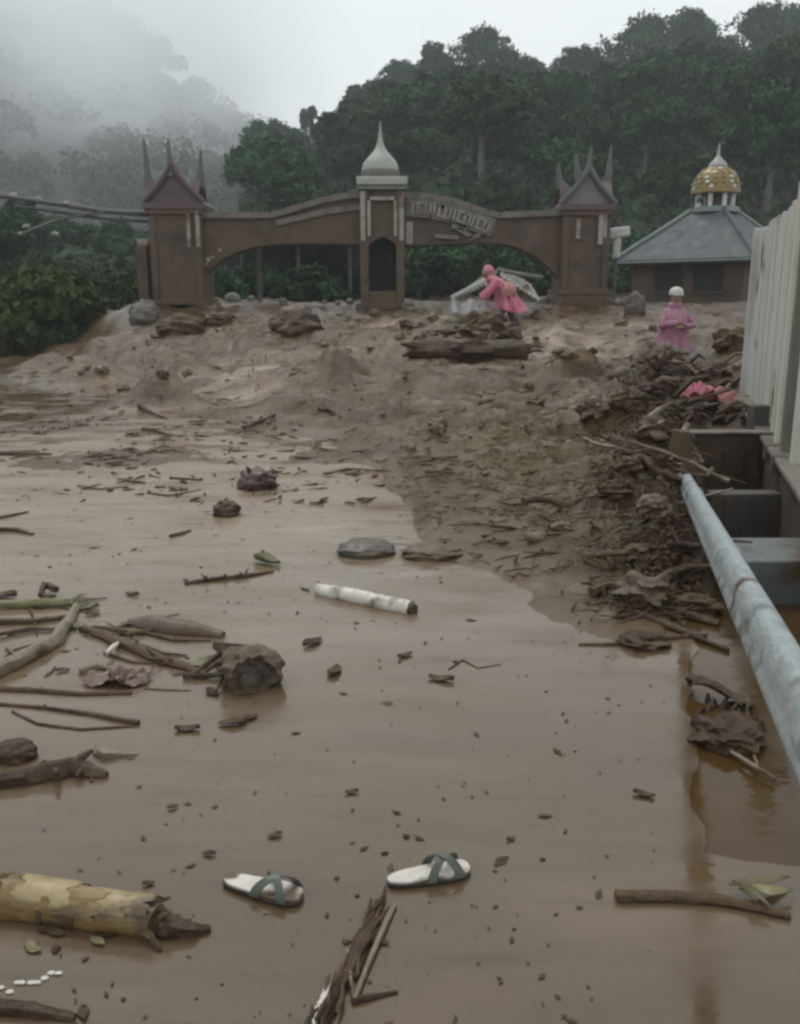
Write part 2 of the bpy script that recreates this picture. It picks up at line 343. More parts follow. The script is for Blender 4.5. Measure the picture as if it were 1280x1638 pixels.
    w = n.new('ShaderNodeTexNoise'); w.inputs['Scale'].default_value = 7; w.inputs['Detail'].default_value = 4; l.new(mp.outputs['Vector'], w.inputs['Vector'])
    bp = n.new('ShaderNodeBump'); bp.inputs['Strength'].default_value = .16; bp.inputs['Distance'].default_value = .02
    l.new(w.outputs['Fac'], bp.inputs['Height']); l.new(bp.outputs['Normal'], b.inputs['Normal'])
    b.inputs['IOR'].default_value = 1.6 if silt_glare else 1.33
    MATS[name] = m
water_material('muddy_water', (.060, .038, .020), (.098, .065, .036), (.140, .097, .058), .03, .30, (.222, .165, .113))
water_material('dark_reflection_water', (.050, .027, .008), (.066, .037, .012), (.058, .034, .012), .05, .2)  # dark reflection of the things beyond the rail is put into this colour

# ------------------------------------------------------------------ building helpers
ORG = {}
class MB:
    def __init__(s): s.v = []; s.f = []
    def add(s, vs, fs):
        o = len(s.v); s.v += [tuple(p) for p in vs]; s.f += [tuple(i + o for i in f) for f in fs]; return s
    def box(s, c, size, rot=None, taper=1.0):
        x, y, z = size[0] / 2, size[1] / 2, size[2] / 2
        vs = [Vector((sx * x * (taper if sz > 0 else 1), sy * y * (taper if sz > 0 else 1), sz * z)) for sz in (-1, 1) for sy in (-1, 1) for sx in (-1, 1)]
        if rot is not None: vs = [rot @ p for p in vs]
        c = Vector(c)
        return s.add([c + p for p in vs], [(0, 2, 3, 1), (4, 5, 7, 6), (0, 1, 5, 4), (2, 6, 7, 3), (0, 4, 6, 2), (1, 3, 7, 5)])
    def box2(s, a, b):
        return s.box([(a[i] + b[i]) / 2 for i in range(3)], [abs(b[i] - a[i]) for i in range(3)])
    def tube(s, pts, rad, n=8, jit=0.0, flat=1.0, seed=0, cap=True):
        rr = random.Random(seed); pts = [Vector(p) for p in pts]
        if not isinstance(rad, (list, tuple)): rad = [rad] * len(pts)
        vs = []; prev = None
        for i, p in enumerate(pts):
            t = (pts[min(i + 1, len(pts) - 1)] - pts[max(i - 1, 0)]).normalized()
            if prev is None:
                a = Vector((0, 0, 1)) if abs(t.z) < .9 else Vector((1, 0, 0))
                u = t.cross(a).normalized()
            else:
                u = (prev - t * prev.dot(t)).normalized()
            w = t.cross(u); prev = u
            for k in range(n):
                an = 2 * math.pi * k / n; q = rad[i] * (1 + jit * (rr.random() - .5) * 2)
                vs.append(p + u * math.cos(an) * q + w * math.sin(an) * q * flat)
        fs = []
        for i in range(len(pts) - 1):
            for k in range(n):
                a, b = i * n + k, i * n + (k + 1) % n
                fs.append((a, b, b + n, a + n))
        if cap: fs += [tuple(range(n - 1, -1, -1)), tuple((len(pts) - 1) * n + k for k in range(n))]
        return s.add(vs, fs)
    def lathe(s, c, prof, n=16, sx=1, sy=1, ribs=0, ribamp=0.0):
        vs = []
        for (r, z) in prof:
            for k in range(n):
                a = 2 * math.pi * k / n; q = r * (1 + ribamp * math.cos(ribs * a)) if ribs else r
                vs.append((c[0] + q * math.cos(a) * sx, c[1] + q * math.sin(a) * sy, c[2] + z))
        fs = [(i * n + k, i * n + (k + 1) % n, (i + 1) * n + (k + 1) % n, (i + 1) * n + k) for i in range(len(prof) - 1) for k in range(n)]
        fs += [tuple(range(n - 1, -1, -1)), tuple((len(prof) - 1) * n + k for k in range(n))]
        return s.add(vs, fs)
    def prism(s, poly, y0, y1):
        """poly: list of (x, z), extruded along y"""
        n = len(poly)
        vs = [(x, y0, z) for x, z in poly] + [(x, y1, z) for x, z in poly]
        fs = [tuple(range(n)), tuple(range(2 * n - 1, n - 1, -1))] + [(i, i + n, (i + 1) % n + n, (i + 1) % n) for i in range(n)]
        return s.add(vs, fs)
    def grid(s, fn, nu, nv, thick=0.0):
        P = [[Vector(fn(i / nu, j / nv)) for i in range(nu + 1)] for j in range(nv + 1)]
        vs = [p for row in P for p in row]; w = nu + 1
        fs = [(j * w + i, j * w + i + 1, (j + 1) * w + i + 1, (j + 1) * w + i) for j in range(nv) for i in range(nu)]
        if thick:
            N = len(vs); nn = (P[0][-1] - P[0][0]).cross(P[-1][0] - P[0][0]).normalized() * thick
            vs = vs + [p - nn for p in vs]
            fs += [tuple(i + N for i in reversed(f)) for f in list(fs)]
            ring = [i for i in range(w)] + [j * w + nu for j in range(1, nv + 1)] + [nv * w + i for i in range(nu - 1, -1, -1)] + [j * w for j in range(nv - 1, 0, -1)]
            for a, b in zip(ring, ring[1:] + ring[:1]): fs.append((a, a + N, b + N, b))
        return s.add(vs, fs)
    def blob(s, c, r, seed=0, amp=.25, sub=2, freq=1.5, squash=(1, 1, 1), rot=None):
        bm = bmesh.new(); bmesh.ops.create_icosphere(bm, subdivisions=sub, radius=1.0)
        vs = np.array([v.co[:] for v in bm.verts]); fs = [[v.index for v in f.verts] for f in bm.faces]; bm.free()
        k = 1 + amp * (fbm(vs[:, 0] * freq + seed * 3.7, vs[:, 1] * freq + vs[:, 2] * freq * 1.3 + seed, 3))
        vs = vs * k[:, None] * r * np.array(squash)
        if rot is not None: vs = vs @ np.array(rot.to_3x3()).T
        return s.add((vs + np.array(c)).tolist(), fs)
    def build(s, name, m, parent=None, smooth=True, loc=None, bevel=0.0, angle=40):
        me = bpy.data.meshes.new(name)
        if parent is not None: o0 = ORG[parent.name]
        elif loc is not None: o0 = Vector(loc)
        else:
            a = np.array(s.v); o0 = Vector(((a[:, 0].min() + a[:, 0].max()) / 2, (a[:, 1].min() + a[:, 1].max()) / 2, a[:, 2].min()))
        me.from_pydata([(p[0] - o0.x, p[1] - o0.y, p[2] - o0.z) for p in s.v], [], s.f); me.update()
        bm = bmesh.new(); bm.from_mesh(me); bmesh.ops.recalc_face_normals(bm, faces=bm.faces); bm.to_mesh(me); bm.free()
        me.materials.append(MATS[m] if isinstance(m, str) else m)
        if smooth:
            for p in me.polygons: p.use_smooth = True
            try: me.set_sharp_from_angle(angle=R(angle))
            except Exception: pass
        o = bpy.data.objects.new(name, me); col.objects.link(o)
        if parent is not None: o.parent = parent
        else: o.location = o0
        if bevel:
            bv = o.modifiers.new('bevel', 'BEVEL'); bv.width = bevel; bv.segments = 2; bv.limit_method = 'ANGLE'; bv.angle_limit = R(35)
        ORG[o.name] = o0
        return o
def tag(o, label=None, cat=None, group=None, kind=None):
    if label: o['label'] = label
    if cat: o['category'] = cat
    if group: o['group'] = group
    if kind: o['kind'] = kind
    return o
def empty(name, loc, label=None, cat=None, group=None):
    o = bpy.data.objects.new(name, None); col.objects.link(o); o.location = loc; o.empty_display_size = .2
    ORG[o.name] = Vector(loc); tag(o, label, cat, group); return o
def mesh_np(name, verts, faces, m, smooth=False):
    """many faces of one size from arrays"""
    me = bpy.data.meshes.new(name); verts = np.asarray(verts, np.float32); faces = np.asarray(faces, np.int32); k = faces.shape[1]
    me.vertices.add(len(verts)); me.vertices.foreach_set('co', verts.ravel())
    me.loops.add(faces.size); me.loops.foreach_set('vertex_index', faces.ravel())
    me.polygons.add(len(faces)); me.polygons.foreach_set('loop_start', np.arange(0, faces.size, k, dtype=np.int32))
    me.update(calc_edges=True); me.validate()
    if smooth: me.polygons.foreach_set('use_smooth', np.ones(len(faces), bool))
    me.materials.append(MATS[m]); return me
def link(name, me, loc=(0, 0, 0), parent=None):
    o = bpy.data.objects.new(name, me); col.objects.link(o); o.location = loc
    if parent is not None: o.parent = parent
    ORG[o.name] = Vector(loc); return o

# ================================================================== THE GROUND
def axis(lo, hi, n, c, k):
    a = np.arcsinh((lo - c) / k); b = np.arcsinh((hi - c) / k)
    return c + k * np.sinh(np.linspace(a, b, n))
gx = axis(-60, 60, 520, .6, 1.8); gy = axis(-12, 75, 640, 3.2, 2.6)
GX, GY = np.meshgrid(gx, gy)
GZ = Hh(GX.ravel(), GY.ravel()).reshape(GX.shape)
nx, ny = len(gx), len(gy)
idx = np.arange(nx * ny).reshape(ny, nx)
faces = np.stack([idx[:-1, :-1], idx[:-1, 1:], idx[1:, 1:], idx[1:, :-1]], -1).reshape(-1, 4)
gm = mesh_np('ground', np.stack([GX, GY, GZ], -1).reshape(-1, 3), faces, 'ground', smooth=True)
X1, Y1, Z1 = GX.ravel(), GY.ravel(), GZ.ravel()
ov = X1 - road_edge(Y1)
red = np.exp(-((X1 - 1.0 - .02 * Y1) / 1.3) ** 2 - ((Y1 - 8.2) / 2.4) ** 2) + .4 * np.exp(-((Y1 - 17) / 4) ** 2) * (X1 > -2)
green = np.exp(-((ov + .15) / .55) ** 2) * sstep(3.5, 5.2, Y1) * sstep(22, 14, Y1) + .5 * sstep(0, .1, ov) * (Y1 < 5)
blue = sstep(.10, .0, Z1) * (Y1 < 30)
silt_a = np.zeros_like(red)
for (px, py, Y, rx, ry) in [(410, 600, 16.6, 1.5, .7), (330, 585, 18.3, 1.4, .5), (480, 590, 17.0, .8, .6), (370, 640, 14.6, .8, .7), (130, 640, 15.8, 1.5, .8), (60, 690, 13.2, 1.2, .6), (890, 540, 17.5, 1.6, 1.2), (820, 570, 15.5, 1.0, .8), (560, 560, 19.0, 1.2, .5), (1010, 900, 5.6, .25, .2), (640, 520, 22.5, 2.0, .6), (960, 515, 21.0, 1.5, .8)]:
    p = at(px, py, Y); silt_a += np.exp(-((X1 - p.x) / rx) ** 2 - ((Y1 - Y) / ry) ** 2)
ca = gm.color_attributes.new('zone', 'FLOAT_COLOR', 'POINT')
ca.data.foreach_set('color', np.stack([np.clip(red, 0, 1), np.clip(green, 0, 1), blue, np.clip(silt_a, 0, 1)], -1).astype(np.float32).ravel())
tag(link('ground', gm), 'wet brown mud and debris covering the road', kind='structure')

# shallow muddy water lying on the flats, its edge a thin lip along the drain
wy = axis(1.0, 29, 260, 3.0, 3.0)
rows = []
NWX = 60
for y in wy:
    xe = road_edge(y) + .06 * float(fbm(np.array([y * 3.1]), np.array([2.2]), 4)[0]) - .01 + 2.3 * float(sstep(2.42, 2.05, np.array([y]))[0])
    xl = -2.2 - y * .62
    xs = np.linspace(xl, xe, NWX)
    rows.append(np.stack([xs, np.full(NWX, y), np.zeros(NWX)], -1))
WV = np.concatenate(rows); w_ = NWX
wi = np.arange(len(WV)).reshape(len(wy), w_)
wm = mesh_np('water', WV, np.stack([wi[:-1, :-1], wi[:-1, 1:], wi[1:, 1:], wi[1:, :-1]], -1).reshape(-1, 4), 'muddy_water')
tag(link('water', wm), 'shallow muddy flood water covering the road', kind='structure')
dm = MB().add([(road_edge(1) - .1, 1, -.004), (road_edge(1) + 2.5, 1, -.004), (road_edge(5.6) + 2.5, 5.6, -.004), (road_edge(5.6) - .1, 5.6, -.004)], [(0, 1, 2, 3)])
tag(dm.build('dark_reflection_water', 'dark_reflection_water', smooth=False), 'water in the drain under the railing, dark reflection painted into its brown', kind='structure')

# ================================================================== HILLS
SKX = [-200, 150, 300, 360, 380, 400, 440, 490, 530, 560, 610, 700, 760, 830, 900, 970, 1030, 1100, 1170, 1200, 1280, 1500, 1900]
SKY = [440, 420, 400, 345, 280, 222, 205, 205, 205, 160, 115, 95, 78, 95, 100, 80, 55, 50, 65, 35, 30, 20, 60]
YB, YT = 52.0, 150.0
def hill_z(x, y):
    x = np.asarray(x, float); y = np.asarray(y, float)
    px = 640 + F * x / np.maximum(y, 1) * 1.0
    tan = (488 - np.interp(px, SKX, SKY)) / F
    top = np.maximum(tan * YT - 13, 1.5)
    t = np.clip((y - YB) / (YT - YB), 0, 1.35)
    prof = np.where(t < 1, t ** .85, 1 - (t - 1) * .6)
    return 1.6 + (top - 1.6) * prof + 1.2 * fbm(x * .06, y * .06, 3) * np.clip(t * 4, 0, 1)
hx = np.linspace(-75, 150, 130); hy = np.linspace(50, 190, 80)
HX, HY = np.meshgrid(hx, hy); HZ = hill_z(HX.ravel(), HY.ravel())
hi = np.arange(HX.size).reshape(HX.shape)
hm = mesh_np('hill', np.stack([HX.ravel(), HY.ravel(), HZ], -1), np.stack([hi[:-1, :-1], hi[:-1, 1:], hi[1:, 1:], hi[1:, :-1]], -1).reshape(-1, 4), 'hill_soil', True)
tag(link('hill', hm), 'steep jungle hillside rising behind the gateway', kind='structure')

def quads(centres, normals, sizes, rs, asp=1.6):
    n = len(centres); a = rs.normal(size=(n, 3)); u = np.cross(a, normals); u /= np.linalg.norm(u, axis=1)[:, None] + 1e-9
    v = np.cross(normals, u); su = sizes[:, None] * asp * .5; sv = sizes[:, None] * .5
    V = np.stack([centres - u * su, centres - v * sv * .9, centres + u * su, centres + v * sv * .9], 1)
    return V.reshape(-1, 3), np.arange(n * 4).reshape(n, 4)

# low growth covering the hillside
n_u = 70000
ux = nrng.uniform(-60, 130, n_u); uy = nrng.uniform(51, 165, n_u); uz = hill_z(ux, uy)
nn = nrng.normal(size=(n_u, 3)) * .7 + np.array([0, -.6, .8]); nn /= np.linalg.norm(nn, axis=1)[:, None]
V, Fq = quads(np.stack([ux, uy, uz + nrng.uniform(.1, 3.2, n_u)], -1), nn, nrng.uniform(.3, .85, n_u), nrng)
tag(link('hill_undergrowth', mesh_np('hill_undergrowth', V, Fq, 'foliage')), 'dense low jungle growth covering the hillside', 'undergrowth', kind='stuff')

# far hill at the valley's other side, with its forest as one mass
def far_z(x, y):
    ridge = np.interp(x, [-420, -260, -170, -120, -85, -55, -20, 60, 300], [106, 104, 99, 103, 84, 56, 36, 24, 18])
    t = np.clip((y - 190) / 170, 0, 1)
    return 2 + (ridge - 2) * t ** .8 + 7 * fbm(x * .02, y * .02, 3) * t
fx = np.linspace(-430, 300, 120); fy = np.linspace(185, 470, 60)
FX, FY = np.meshgrid(fx, fy); FZ = far_z(FX.ravel(), FY.ravel()); fi = np.arange(FX.size).reshape(FX.shape)
tag(link('far_hill', mesh_np('far_hill', np.stack([FX.ravel(), FY.ravel(), FZ], -1), np.stack([fi[:-1, :-1], fi[:-1, 1:], fi[1:, 1:], fi[1:, :-1]], -1).reshape(-1, 4), 'hill_soil', True)),
    'misty forested mountain across the valley', kind='structure')
n_t = 900
tx = nrng.uniform(-330, 120, n_t); ty = nrng.uniform(190, 375, n_t); tz = far_z(tx, ty)
C = []; Nn = []; S = []
for i in range(n_t):
    k = 90; d = nrng.normal(size=(k, 3)); d[:, 2] = np.abs(d[:, 2]) * .9; d /= np.linalg.norm(d, axis=1)[:, None]
    rr = nrng.uniform(4, 7.5); C.append(np.array([tx[i], ty[i], tz[i] + rr * 1.1]) + d * rr * nrng.uniform(.7, 1.05, (k, 1)) * np.array([1, 1, 1.15])); Nn.append(d + nrng.normal(size=(k, 3)) * .4); S.append(nrng.uniform(.9, 2.0, k))
C = np.concatenate(C); Nn = np.concatenate(Nn); Nn /= np.linalg.norm(Nn, axis=1)[:, None]; S = np.concatenate(S)
V, Fq = quads(C, Nn, S, nrng)
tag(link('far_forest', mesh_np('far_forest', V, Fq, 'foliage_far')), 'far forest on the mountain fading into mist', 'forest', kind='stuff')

# ================================================================== TREES
def crown_mesh(seed, rx, rz, n_lobe, n_clump, n_leaf, leaf, flat=False, m='foliage', spread=.62):
    rs = np.random.default_rng(seed); C = []; Nn = []; S = []; lobes = []
    for i in range(n_lobe):
        a = rs.uniform(0, 2 * np.pi); q = np.sqrt(rs.random()) * spread
        zc = (.78 - .55 * q * q / spread ** 2 + rs.uniform(-.15, .1)) if flat else rs.uniform(.15, .85) * (1 - q * .35)
        lobes.append(np.array([np.cos(a) * q * rx, np.sin(a) * q * rx, zc * rz]))
    for c in lobes:
        lr = rx * rs.uniform(.30, .46); lz = (rz * .36 if flat else lr * rs.uniform(.7, 1.0))
        d = rs.normal(size=(n_clump, 3)); d[:, 2] = d[:, 2] * .8 + .25; d /= np.linalg.norm(d, axis=1)[:, None]
        cc = c + d * np.array([lr, lr, lz]) * rs.uniform(.7, 1.08, (n_clump, 1))
        for k in range(n_clump):
            g = rs.normal(size=(n_leaf, 3)) * lr * .17 * np.array([1, 1, .6])
            C.append(cc[k] + g); nv = d[k] * .8 + rs.normal(size=(n_leaf, 3)) * .6 + np.array([0, 0, .35]); Nn.append(nv); S.append(rs.uniform(.6, 1.35, n_leaf) * leaf)
    C = np.concatenate(C); Nn = np.concatenate(Nn); Nn /= np.linalg.norm(Nn, axis=1)[:, None]; S = np.concatenate(S)
    V, Fq = quads(C, Nn, S, rs)
    return mesh_np('crown', V, Fq, m), lobes
def trunk_mesh(seed, h, r, lobes, z0):
    mb = MB(); rr = random.Random(seed)
    top = Vector((rr.uniform(-.3, .3), rr.uniform(-.3, .3), h))
    mb.tube([(0, 0, -1.5), (rr.uniform(-.15, .15), 0, h * .4), (top.x * .6, top.y * .6, h * .75), top], [r * 1.25, r, r * .8, r * .45], 8, .08, seed=seed)
    for c in lobes[:7]:
        e = Vector((c[0], c[1], c[2] + z0)); s0 = top * rr.uniform(.72, .98)
        mb.tube([s0, (s0 + e) / 2 + Vector((0, 0, -.3)), e], [r * .4, r * .26, r * .1], 5, .1, seed=seed + 1)
    o = mb.build('tmp_trunk', 'trunk', loc=(0, 0, 0)); me = o.data; bpy.data.objects.remove(o); return me
PROTO = []
for sd, rx, rz, nl, ncl, nlf, lf, fl, h in [(1, 5.2, 8.0, 12, 34, 24, .42, False, 8.5), (2, 6.0, 7.0, 13, 34, 24, .42, False, 8.0),
                                            (3, 6.2, 5.2, 12, 26, 22, .40, True, 11.5), (4, 4.2, 7.5, 10, 30, 24, .38, False, 9.0),
                                            (5, 7.0, 5.2, 12, 22, 20, .40, True, 11.0), (6, 4.6, 5.6, 9, 30, 24, .40, False, 7.0)]:
    cm, lobes = crown_mesh(sd, rx, rz, nl, ncl, nlf, lf, fl)
    z0 = h * .72
    PROTO.append((cm, trunk_mesh(sd, h * .95, .34, lobes, z0), z0, rx, rz + z0))
def tree(k, x, y, z, s, rz, label, group=None, sz=None, name='jungle_tree', cat='tree'):
    cm, tm, z0, rx, ht = PROTO[k]
    t = empty(name, (x, y, z), label, cat, group); t.rotation_euler = (0, 0, rz); t.scale = (s, s, sz or s)
    c = bpy.data.objects.new('crown', cm); col.objects.link(c); c.parent = t; c.location = (0, 0, z0)
    b = bpy.data.objects.new('trunk', tm); col.objects.link(b); b.parent = t
    return t
def top_tree(k, px, py_top, Y, s, label, rz=0.0, sz=None, name='jungle_tree'):
    p = at(px, py_top, Y); ht = PROTO[k][4] * (sz or s) * .97
    return tree(k, p.x, Y, p.z - ht, s, rz, label, 'trees along the hill skyline', sz, name)
# the ones that stand out on the skyline
top_tree(1, 447, 190, 128, .86, 'broad rounded tree at the low end of the wooded skyline', .3)
top_tree(3, 392, 250, 122, .55, 'small dark tree leaning out at the foot of the skyline', 1.0)
top_tree(5, 410, 208, 131, .6, 'bushy tree just behind the lowest skyline tree', 2.2)
top_tree(3, 494, 168, 150, .36, 'thin spindly treetop poking above the canopy beside the onion dome', .4, .75)
top_tree(0, 540, 192, 140, .7, 'dark tree on the rising skyline next to the spindly treetop', 1.4)
top_tree(3, 588, 128, 146, .85, 'tall narrow tree where the skyline steps up behind the onion dome', .2)
top_tree(2, 640, 104, 150, .62, 'flat topped tree where the skyline levels out above the dome', .8)
top_tree(0, 700, 76, 150, .85, 'rounded tree left of the big umbrella crown on the skyline', 2.5)
top_tree(4, 772, 56, 150, .84, 'umbrella shaped tree with sky showing through its crown', .5, 1.1)
top_tree(1, 838, 92, 150, .62, 'low tree in the dip of the skyline right of the umbrella crown', 1.7)
top_tree(2, 925, 84, 150, .8, 'flat layered tree left of the widest crown on the skyline', .1)
top_tree(4, 1030, 36, 150, 1.05, 'wide spreading tree with open crown over the right tower', 2.9, 1.2)
top_tree(2, 1105, 30, 150, .95, 'layered tree with bright gaps beside the widest crown', 1.2, 1.1)
top_tree(1, 1160, 60, 150, .75, 'dark tree in the notch before the tallest crown', .6)
top_tree(4, 1225, 20, 146, 1.0, 'tallest tree on the skyline, lacy crown above the golden dome', .9, 1.25)
top_tree(0, 1290, 16, 144, 1.0, 'big dark tree cut by the right edge of the picture', 2.0)
# the canopy below, filling the slope
rt = random.Random(21); n_rows = 11; cnt = 0
for rI in range(n_rows):
    Y = 60 + 84 * (rI / (n_rows - 1)) ** 1.05
    xl = (372 - 640) / F * Y + 4; xr = (1400 - 640) / F * Y
    x = xl + rt.uniform(0, 3)
    while x < xr:
        yy = Y + rt.uniform(-3, 3); k = rt.choice([0, 1, 1, 3, 5, 0, 2]); s = rt.uniform(.62, .98) * (.72 if rI < 3 else 1)
        px = 640 + F * x / yy; z = float(hill_z(np.array([x]), np.array([yy]))[0]) - .6
        ceil = at(px, float(np.interp(px, SKX, SKY)) + 18, yy).z
        ht = PROTO[k][4] * s
        if z + ht > ceil: s *= max(.4, (ceil - z) / ht)
        zc_ = ['left of the onion dome', 'above the lettered arch', 'behind the right tower', 'behind the golden dome', 'right of the golden dome'][int(np.searchsorted([600, 800, 1000, 1180], px))]
        zr_ = ['at the foot of', 'halfway up', 'near the top of'][0 if rI < 4 else 1 if rI < 8 else 2]
        tree(k, x, yy, z, s, rt.uniform(0, 6.28), f'jungle tree {zr_} the wooded slope, {zc_}', f'trees {zr_} the slope {zc_}')
        cnt += 1; x += 6.6 * (.62 + .5 * s) * rt.uniform(.8, 1.15)
# trees and shrubs low behind the gateway and down the left bank
BCM = [crown_mesh(40 + i, 1.5, 1.9, 8, 30, 20, .15, False, 'foliage_bank', .6) for i in range(3)]
BTM = []
for i, (cm, lb) in enumerate(BCM): BTM.append(trunk_mesh(60 + i, 1.2, .07, lb, .3))
DCM = [crown_mesh(50 + i, 1.5, 1.9, 8, 30, 20, .15, False, 'foliage', .6)[0] for i in range(3)]
def shrub(k, x, y, s, label, group, sz=None, zoff=0.0, dark=False):
    z = H(x, y) + zoff
    t = empty('shrub', (x, y, z), label, 'shrub', group); t.scale = (s, s, sz or s); t.rotation_euler = (0, 0, rt.uniform(0, 6.28))
    c = bpy.data.objects.new('crown', DCM[k] if dark else BCM[k][0]); col.objects.link(c); c.parent = t; c.location = (0, 0, .25)
    b = bpy.data.objects.new('stem', BTM[k]); col.objects.link(b); b.parent = t
    return t
for i in range(34):
    Y = rt.uniform(38, 54); px = 330 + 640 * (i + rt.random()) / 34
    x = (px - 640) / F * Y
    shrub(i % 3, x, Y, rt.uniform(1.0, 1.9), 'leafy shrub growing behind the gateway arches', 'shrubs behind the gateway', zoff=-.3, dark=True)
for i in range(7):
    Y = rt.uniform(32.5, 35); px = 345 + 33 * i + rt.uniform(-12, 12)
    shrub(i % 3, (px - 640) / F * Y, Y, rt.uniform(.45, .85), 'low shrub in front of the open shed', 'shrubs before the shed', zoff=-.35, dark=True)
for i in range(44):
    Y = rt.uniform(27, 52); px = rt.uniform(-140, 215)
    x = (px - 640) / F * Y
    if x > -10.3: x = -10.3 - rt.random() * 2
    shrub(i % 3, x, Y, rt.uniform(.7, 1.25) * (1 + .02 * (Y - 26)), 'green shrub on the bank left of the gateway', 'shrubs on the left bank', zoff=-.4)
for (px, Y, s) in [(5, 44, .42), (-70, 40, .45), (60, 60, .45), (130, 70, .5), (190, 64, .4), (235, 75, .45), (300, 80, .42), (345, 76, .40)]:
    x = (px - 640) / F * Y
    tree(rt.choice([0, 1, 5]), x, Y, H(x, min(Y, 74)) - .3, s, rt.uniform(0, 6), 'small tree rising out of the shrubs below the misty mountain', 'small trees below the mountain')

# ================================================================== GATEWAY
GYF = 27.0                                   # its front plane
def gp(px, py, dy=0.0): return at(px, py, GYF + dy)
def gxz(px, py): p = at(px, py, GYF); return (p.x, p.z)
base = Vector((gp(607, 490).x, GYF + .8, 1.2))
gate = empty('village_gateway', base, 'mud stained village gateway with two horn roofed towers and a domed centre pillar', 'gateway')
def horn(root_p, tip_p, r0, parent, bend=.0):
    a, b = Vector(root_p), Vector(tip_p); pts = []; rad = []
    for i in range(7):
        t = i / 6; p = a.lerp(b, t); p.x = a.x + (b.x - a.x) * t ** .55; p.y = a.y + (b.y - a.y) * t ** .55
        pts.append(p); rad.append(r0 * (1 - t) ** 1.1 + .034)
    return MB().tube(pts, rad, 8).build('horn', 'horn_grey', parent)
def tower(pxc, wpx, eave_py, base_py, apex_py, tips, mirror=1, label=None):
    w = wpx / F * GYF; d = 1.5
    c = gp(pxc, eave_py); zb = gp(pxc, base_py).z; ze = c.z; x0, x1 = c.x - w / 2, c.x + w / 2
    y0, y1 = GYF, GYF + d
    body = MB().box2((x0, y0, zb), (x1, y1, ze)).build('tower', 'plaster', gate, bevel=.03)
    if label: body['label'] = label
    # plinth with a ledge
    MB().box2((x0 - .1, y0 - .12, zb - .1), (x1 + .1, y1 + .1, zb + .06)).build('ledge', 'plaster', body, bevel=.02)
    # pilasters at the front corners and round a recessed panel
    for xx in (x0 + .12, x1 - .12):
        MB().box2((xx - .1, y0 - .06, zb + .07), (xx + .1, y0 + .02, ze - .32)).build('pilaster', 'plaster', body, bevel=.02)
    MB().box2((x0 - .06, y0 - .1, ze - .30), (x1 + .06, y0 + .05, ze - .16)).build('cornice', 'plaster', body, bevel=.02)
    MB().box2((x0 - .10, y0 - .14, ze - .16), (x1 + .10, y1 + .1, ze + .02)).build('eave', 'roof_maroon', body, bevel=.02)
    # front gable with swept sides
    apex = gp(pxc, apex_py).z
    hw = w / 2 + .08; L = []; n = 8
    def prof(t): return hw * (1 - t) ** 1.45
    poly = [(c.x - prof(i / n), ze + .02 + (apex - ze) * i / n) for i in range(n + 1)] + [(c.x + prof(i / n), ze + .02 + (apex - ze) * i / n) for i in range(n - 1, -1, -1)]
    MB().prism(poly, y0 + .02, y1 - .02).build('gable', 'gable_grey' if mirror < 0 else 'roof_maroon', body, angle=25)
    for sgn in (-1, 1):      # rake boards standing proud of the gable
        pts = [(c.x + sgn * (prof(i / n) + .02), y0 - .04, ze + .05 + (apex - ze) * i / n) for i in range(n + 1)]
        MB().tube(pts, [.09] * n + [.05], 6).build('rake_board', 'roof_maroon' if mirror > 0 else 'horn_grey', body)
    # the saddle roof across, between the side horns
    lt, rt_ = tips[0], tips[-1]
    a = gp(*lt, dy=.75); b = gp(*rt_, dy=.75)
    def saddle(u, v):
        x = a.x + (b.x - a.x) * u; zr = ze + .45 + (2 * u - 1) ** 2 * .55
        yy = GYF + .75 + (v - .5) * d * 1.05
        return (x, yy, zr - abs(v - .5) * 2 * (zr - ze))
    MB().grid(saddle, 12, 6, .05).build('saddle_roof', 'roof_maroon', body)
    horn((a.x + .10, a.y, ze + .55), a, .11, body); horn((b.x - .10, b.y, ze + .55), b, .11, body)
    for tp in tips[1:-1]:
        q = gp(*tp, dy=.05 if tp is tips[1] else 1.2)
        horn((q.x * .6 + c.x * .4, q.y, apex - .35), q, .11, body)
    return body, x0, x1, zb, ze
# left tower stands on an undercut plinth
tl, lx0, lx1, lzb, lze = tower(278, 81, 326, 482, 262, [(230, 222), (269, 222), (321, 240)], 1, 'taller left tower with maroon horned roof')
zl = gp(278, 532).z
for (a, b) in [(lx0 - .05, lx0 + .42), (lx1 - .45, lx1 + .05)]:
    MB().box2((a, GYF - .05, zl - .6), (b, GYF + 1.5, lzb - .1)).build('plinth', 'plaster', tl, bevel=.04)
MB().box2((lx0 + .3, GYF - .02, zl - .6), (lx1 - .3, GYF + 1.45, lzb - .56)).build('plinth', 'plaster', tl, bevel=.04)
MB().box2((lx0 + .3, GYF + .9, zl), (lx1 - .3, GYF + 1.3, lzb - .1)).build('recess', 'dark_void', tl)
MB().blob((lx0 + 1.0, GYF + .35, lzb - .50), .22, 5, .3, 2, squash=(1.3, .8, .5)).build('rubble_stone', 'coping', tl)
for px in (302, 317):
    p = gp(px, 352); MB().box2((p.x - .05, GYF - .12, gp(px, 395).z), (p.x + .05, GYF - .05, gp(px, 335).z)).build('white_strip', 'plaster_trim', tl)
p0 = gp(212, 392); p1 = gp(236, 475)
MB().box2((p0.x, GYF + .3, p1.z - .3), (p1.x - .02, GYF + 1.2, p0.z)).build('buttress', 'plaster', tl, bevel=.03)
p = gp(222, 384); MB().box((p.x, GYF + .6, p0.z + .1), (.34, .4, .18)).build('buttress_cap', 'plaster_trim', tl, bevel=.03)
tr, rx0, rx1, rzb, rze = tower(940, 74, 328, 466, 268, [(893, 262), (921, 246), (946, 232), (978, 233)], -1, 'right tower with pale grey gable and four thin horns')
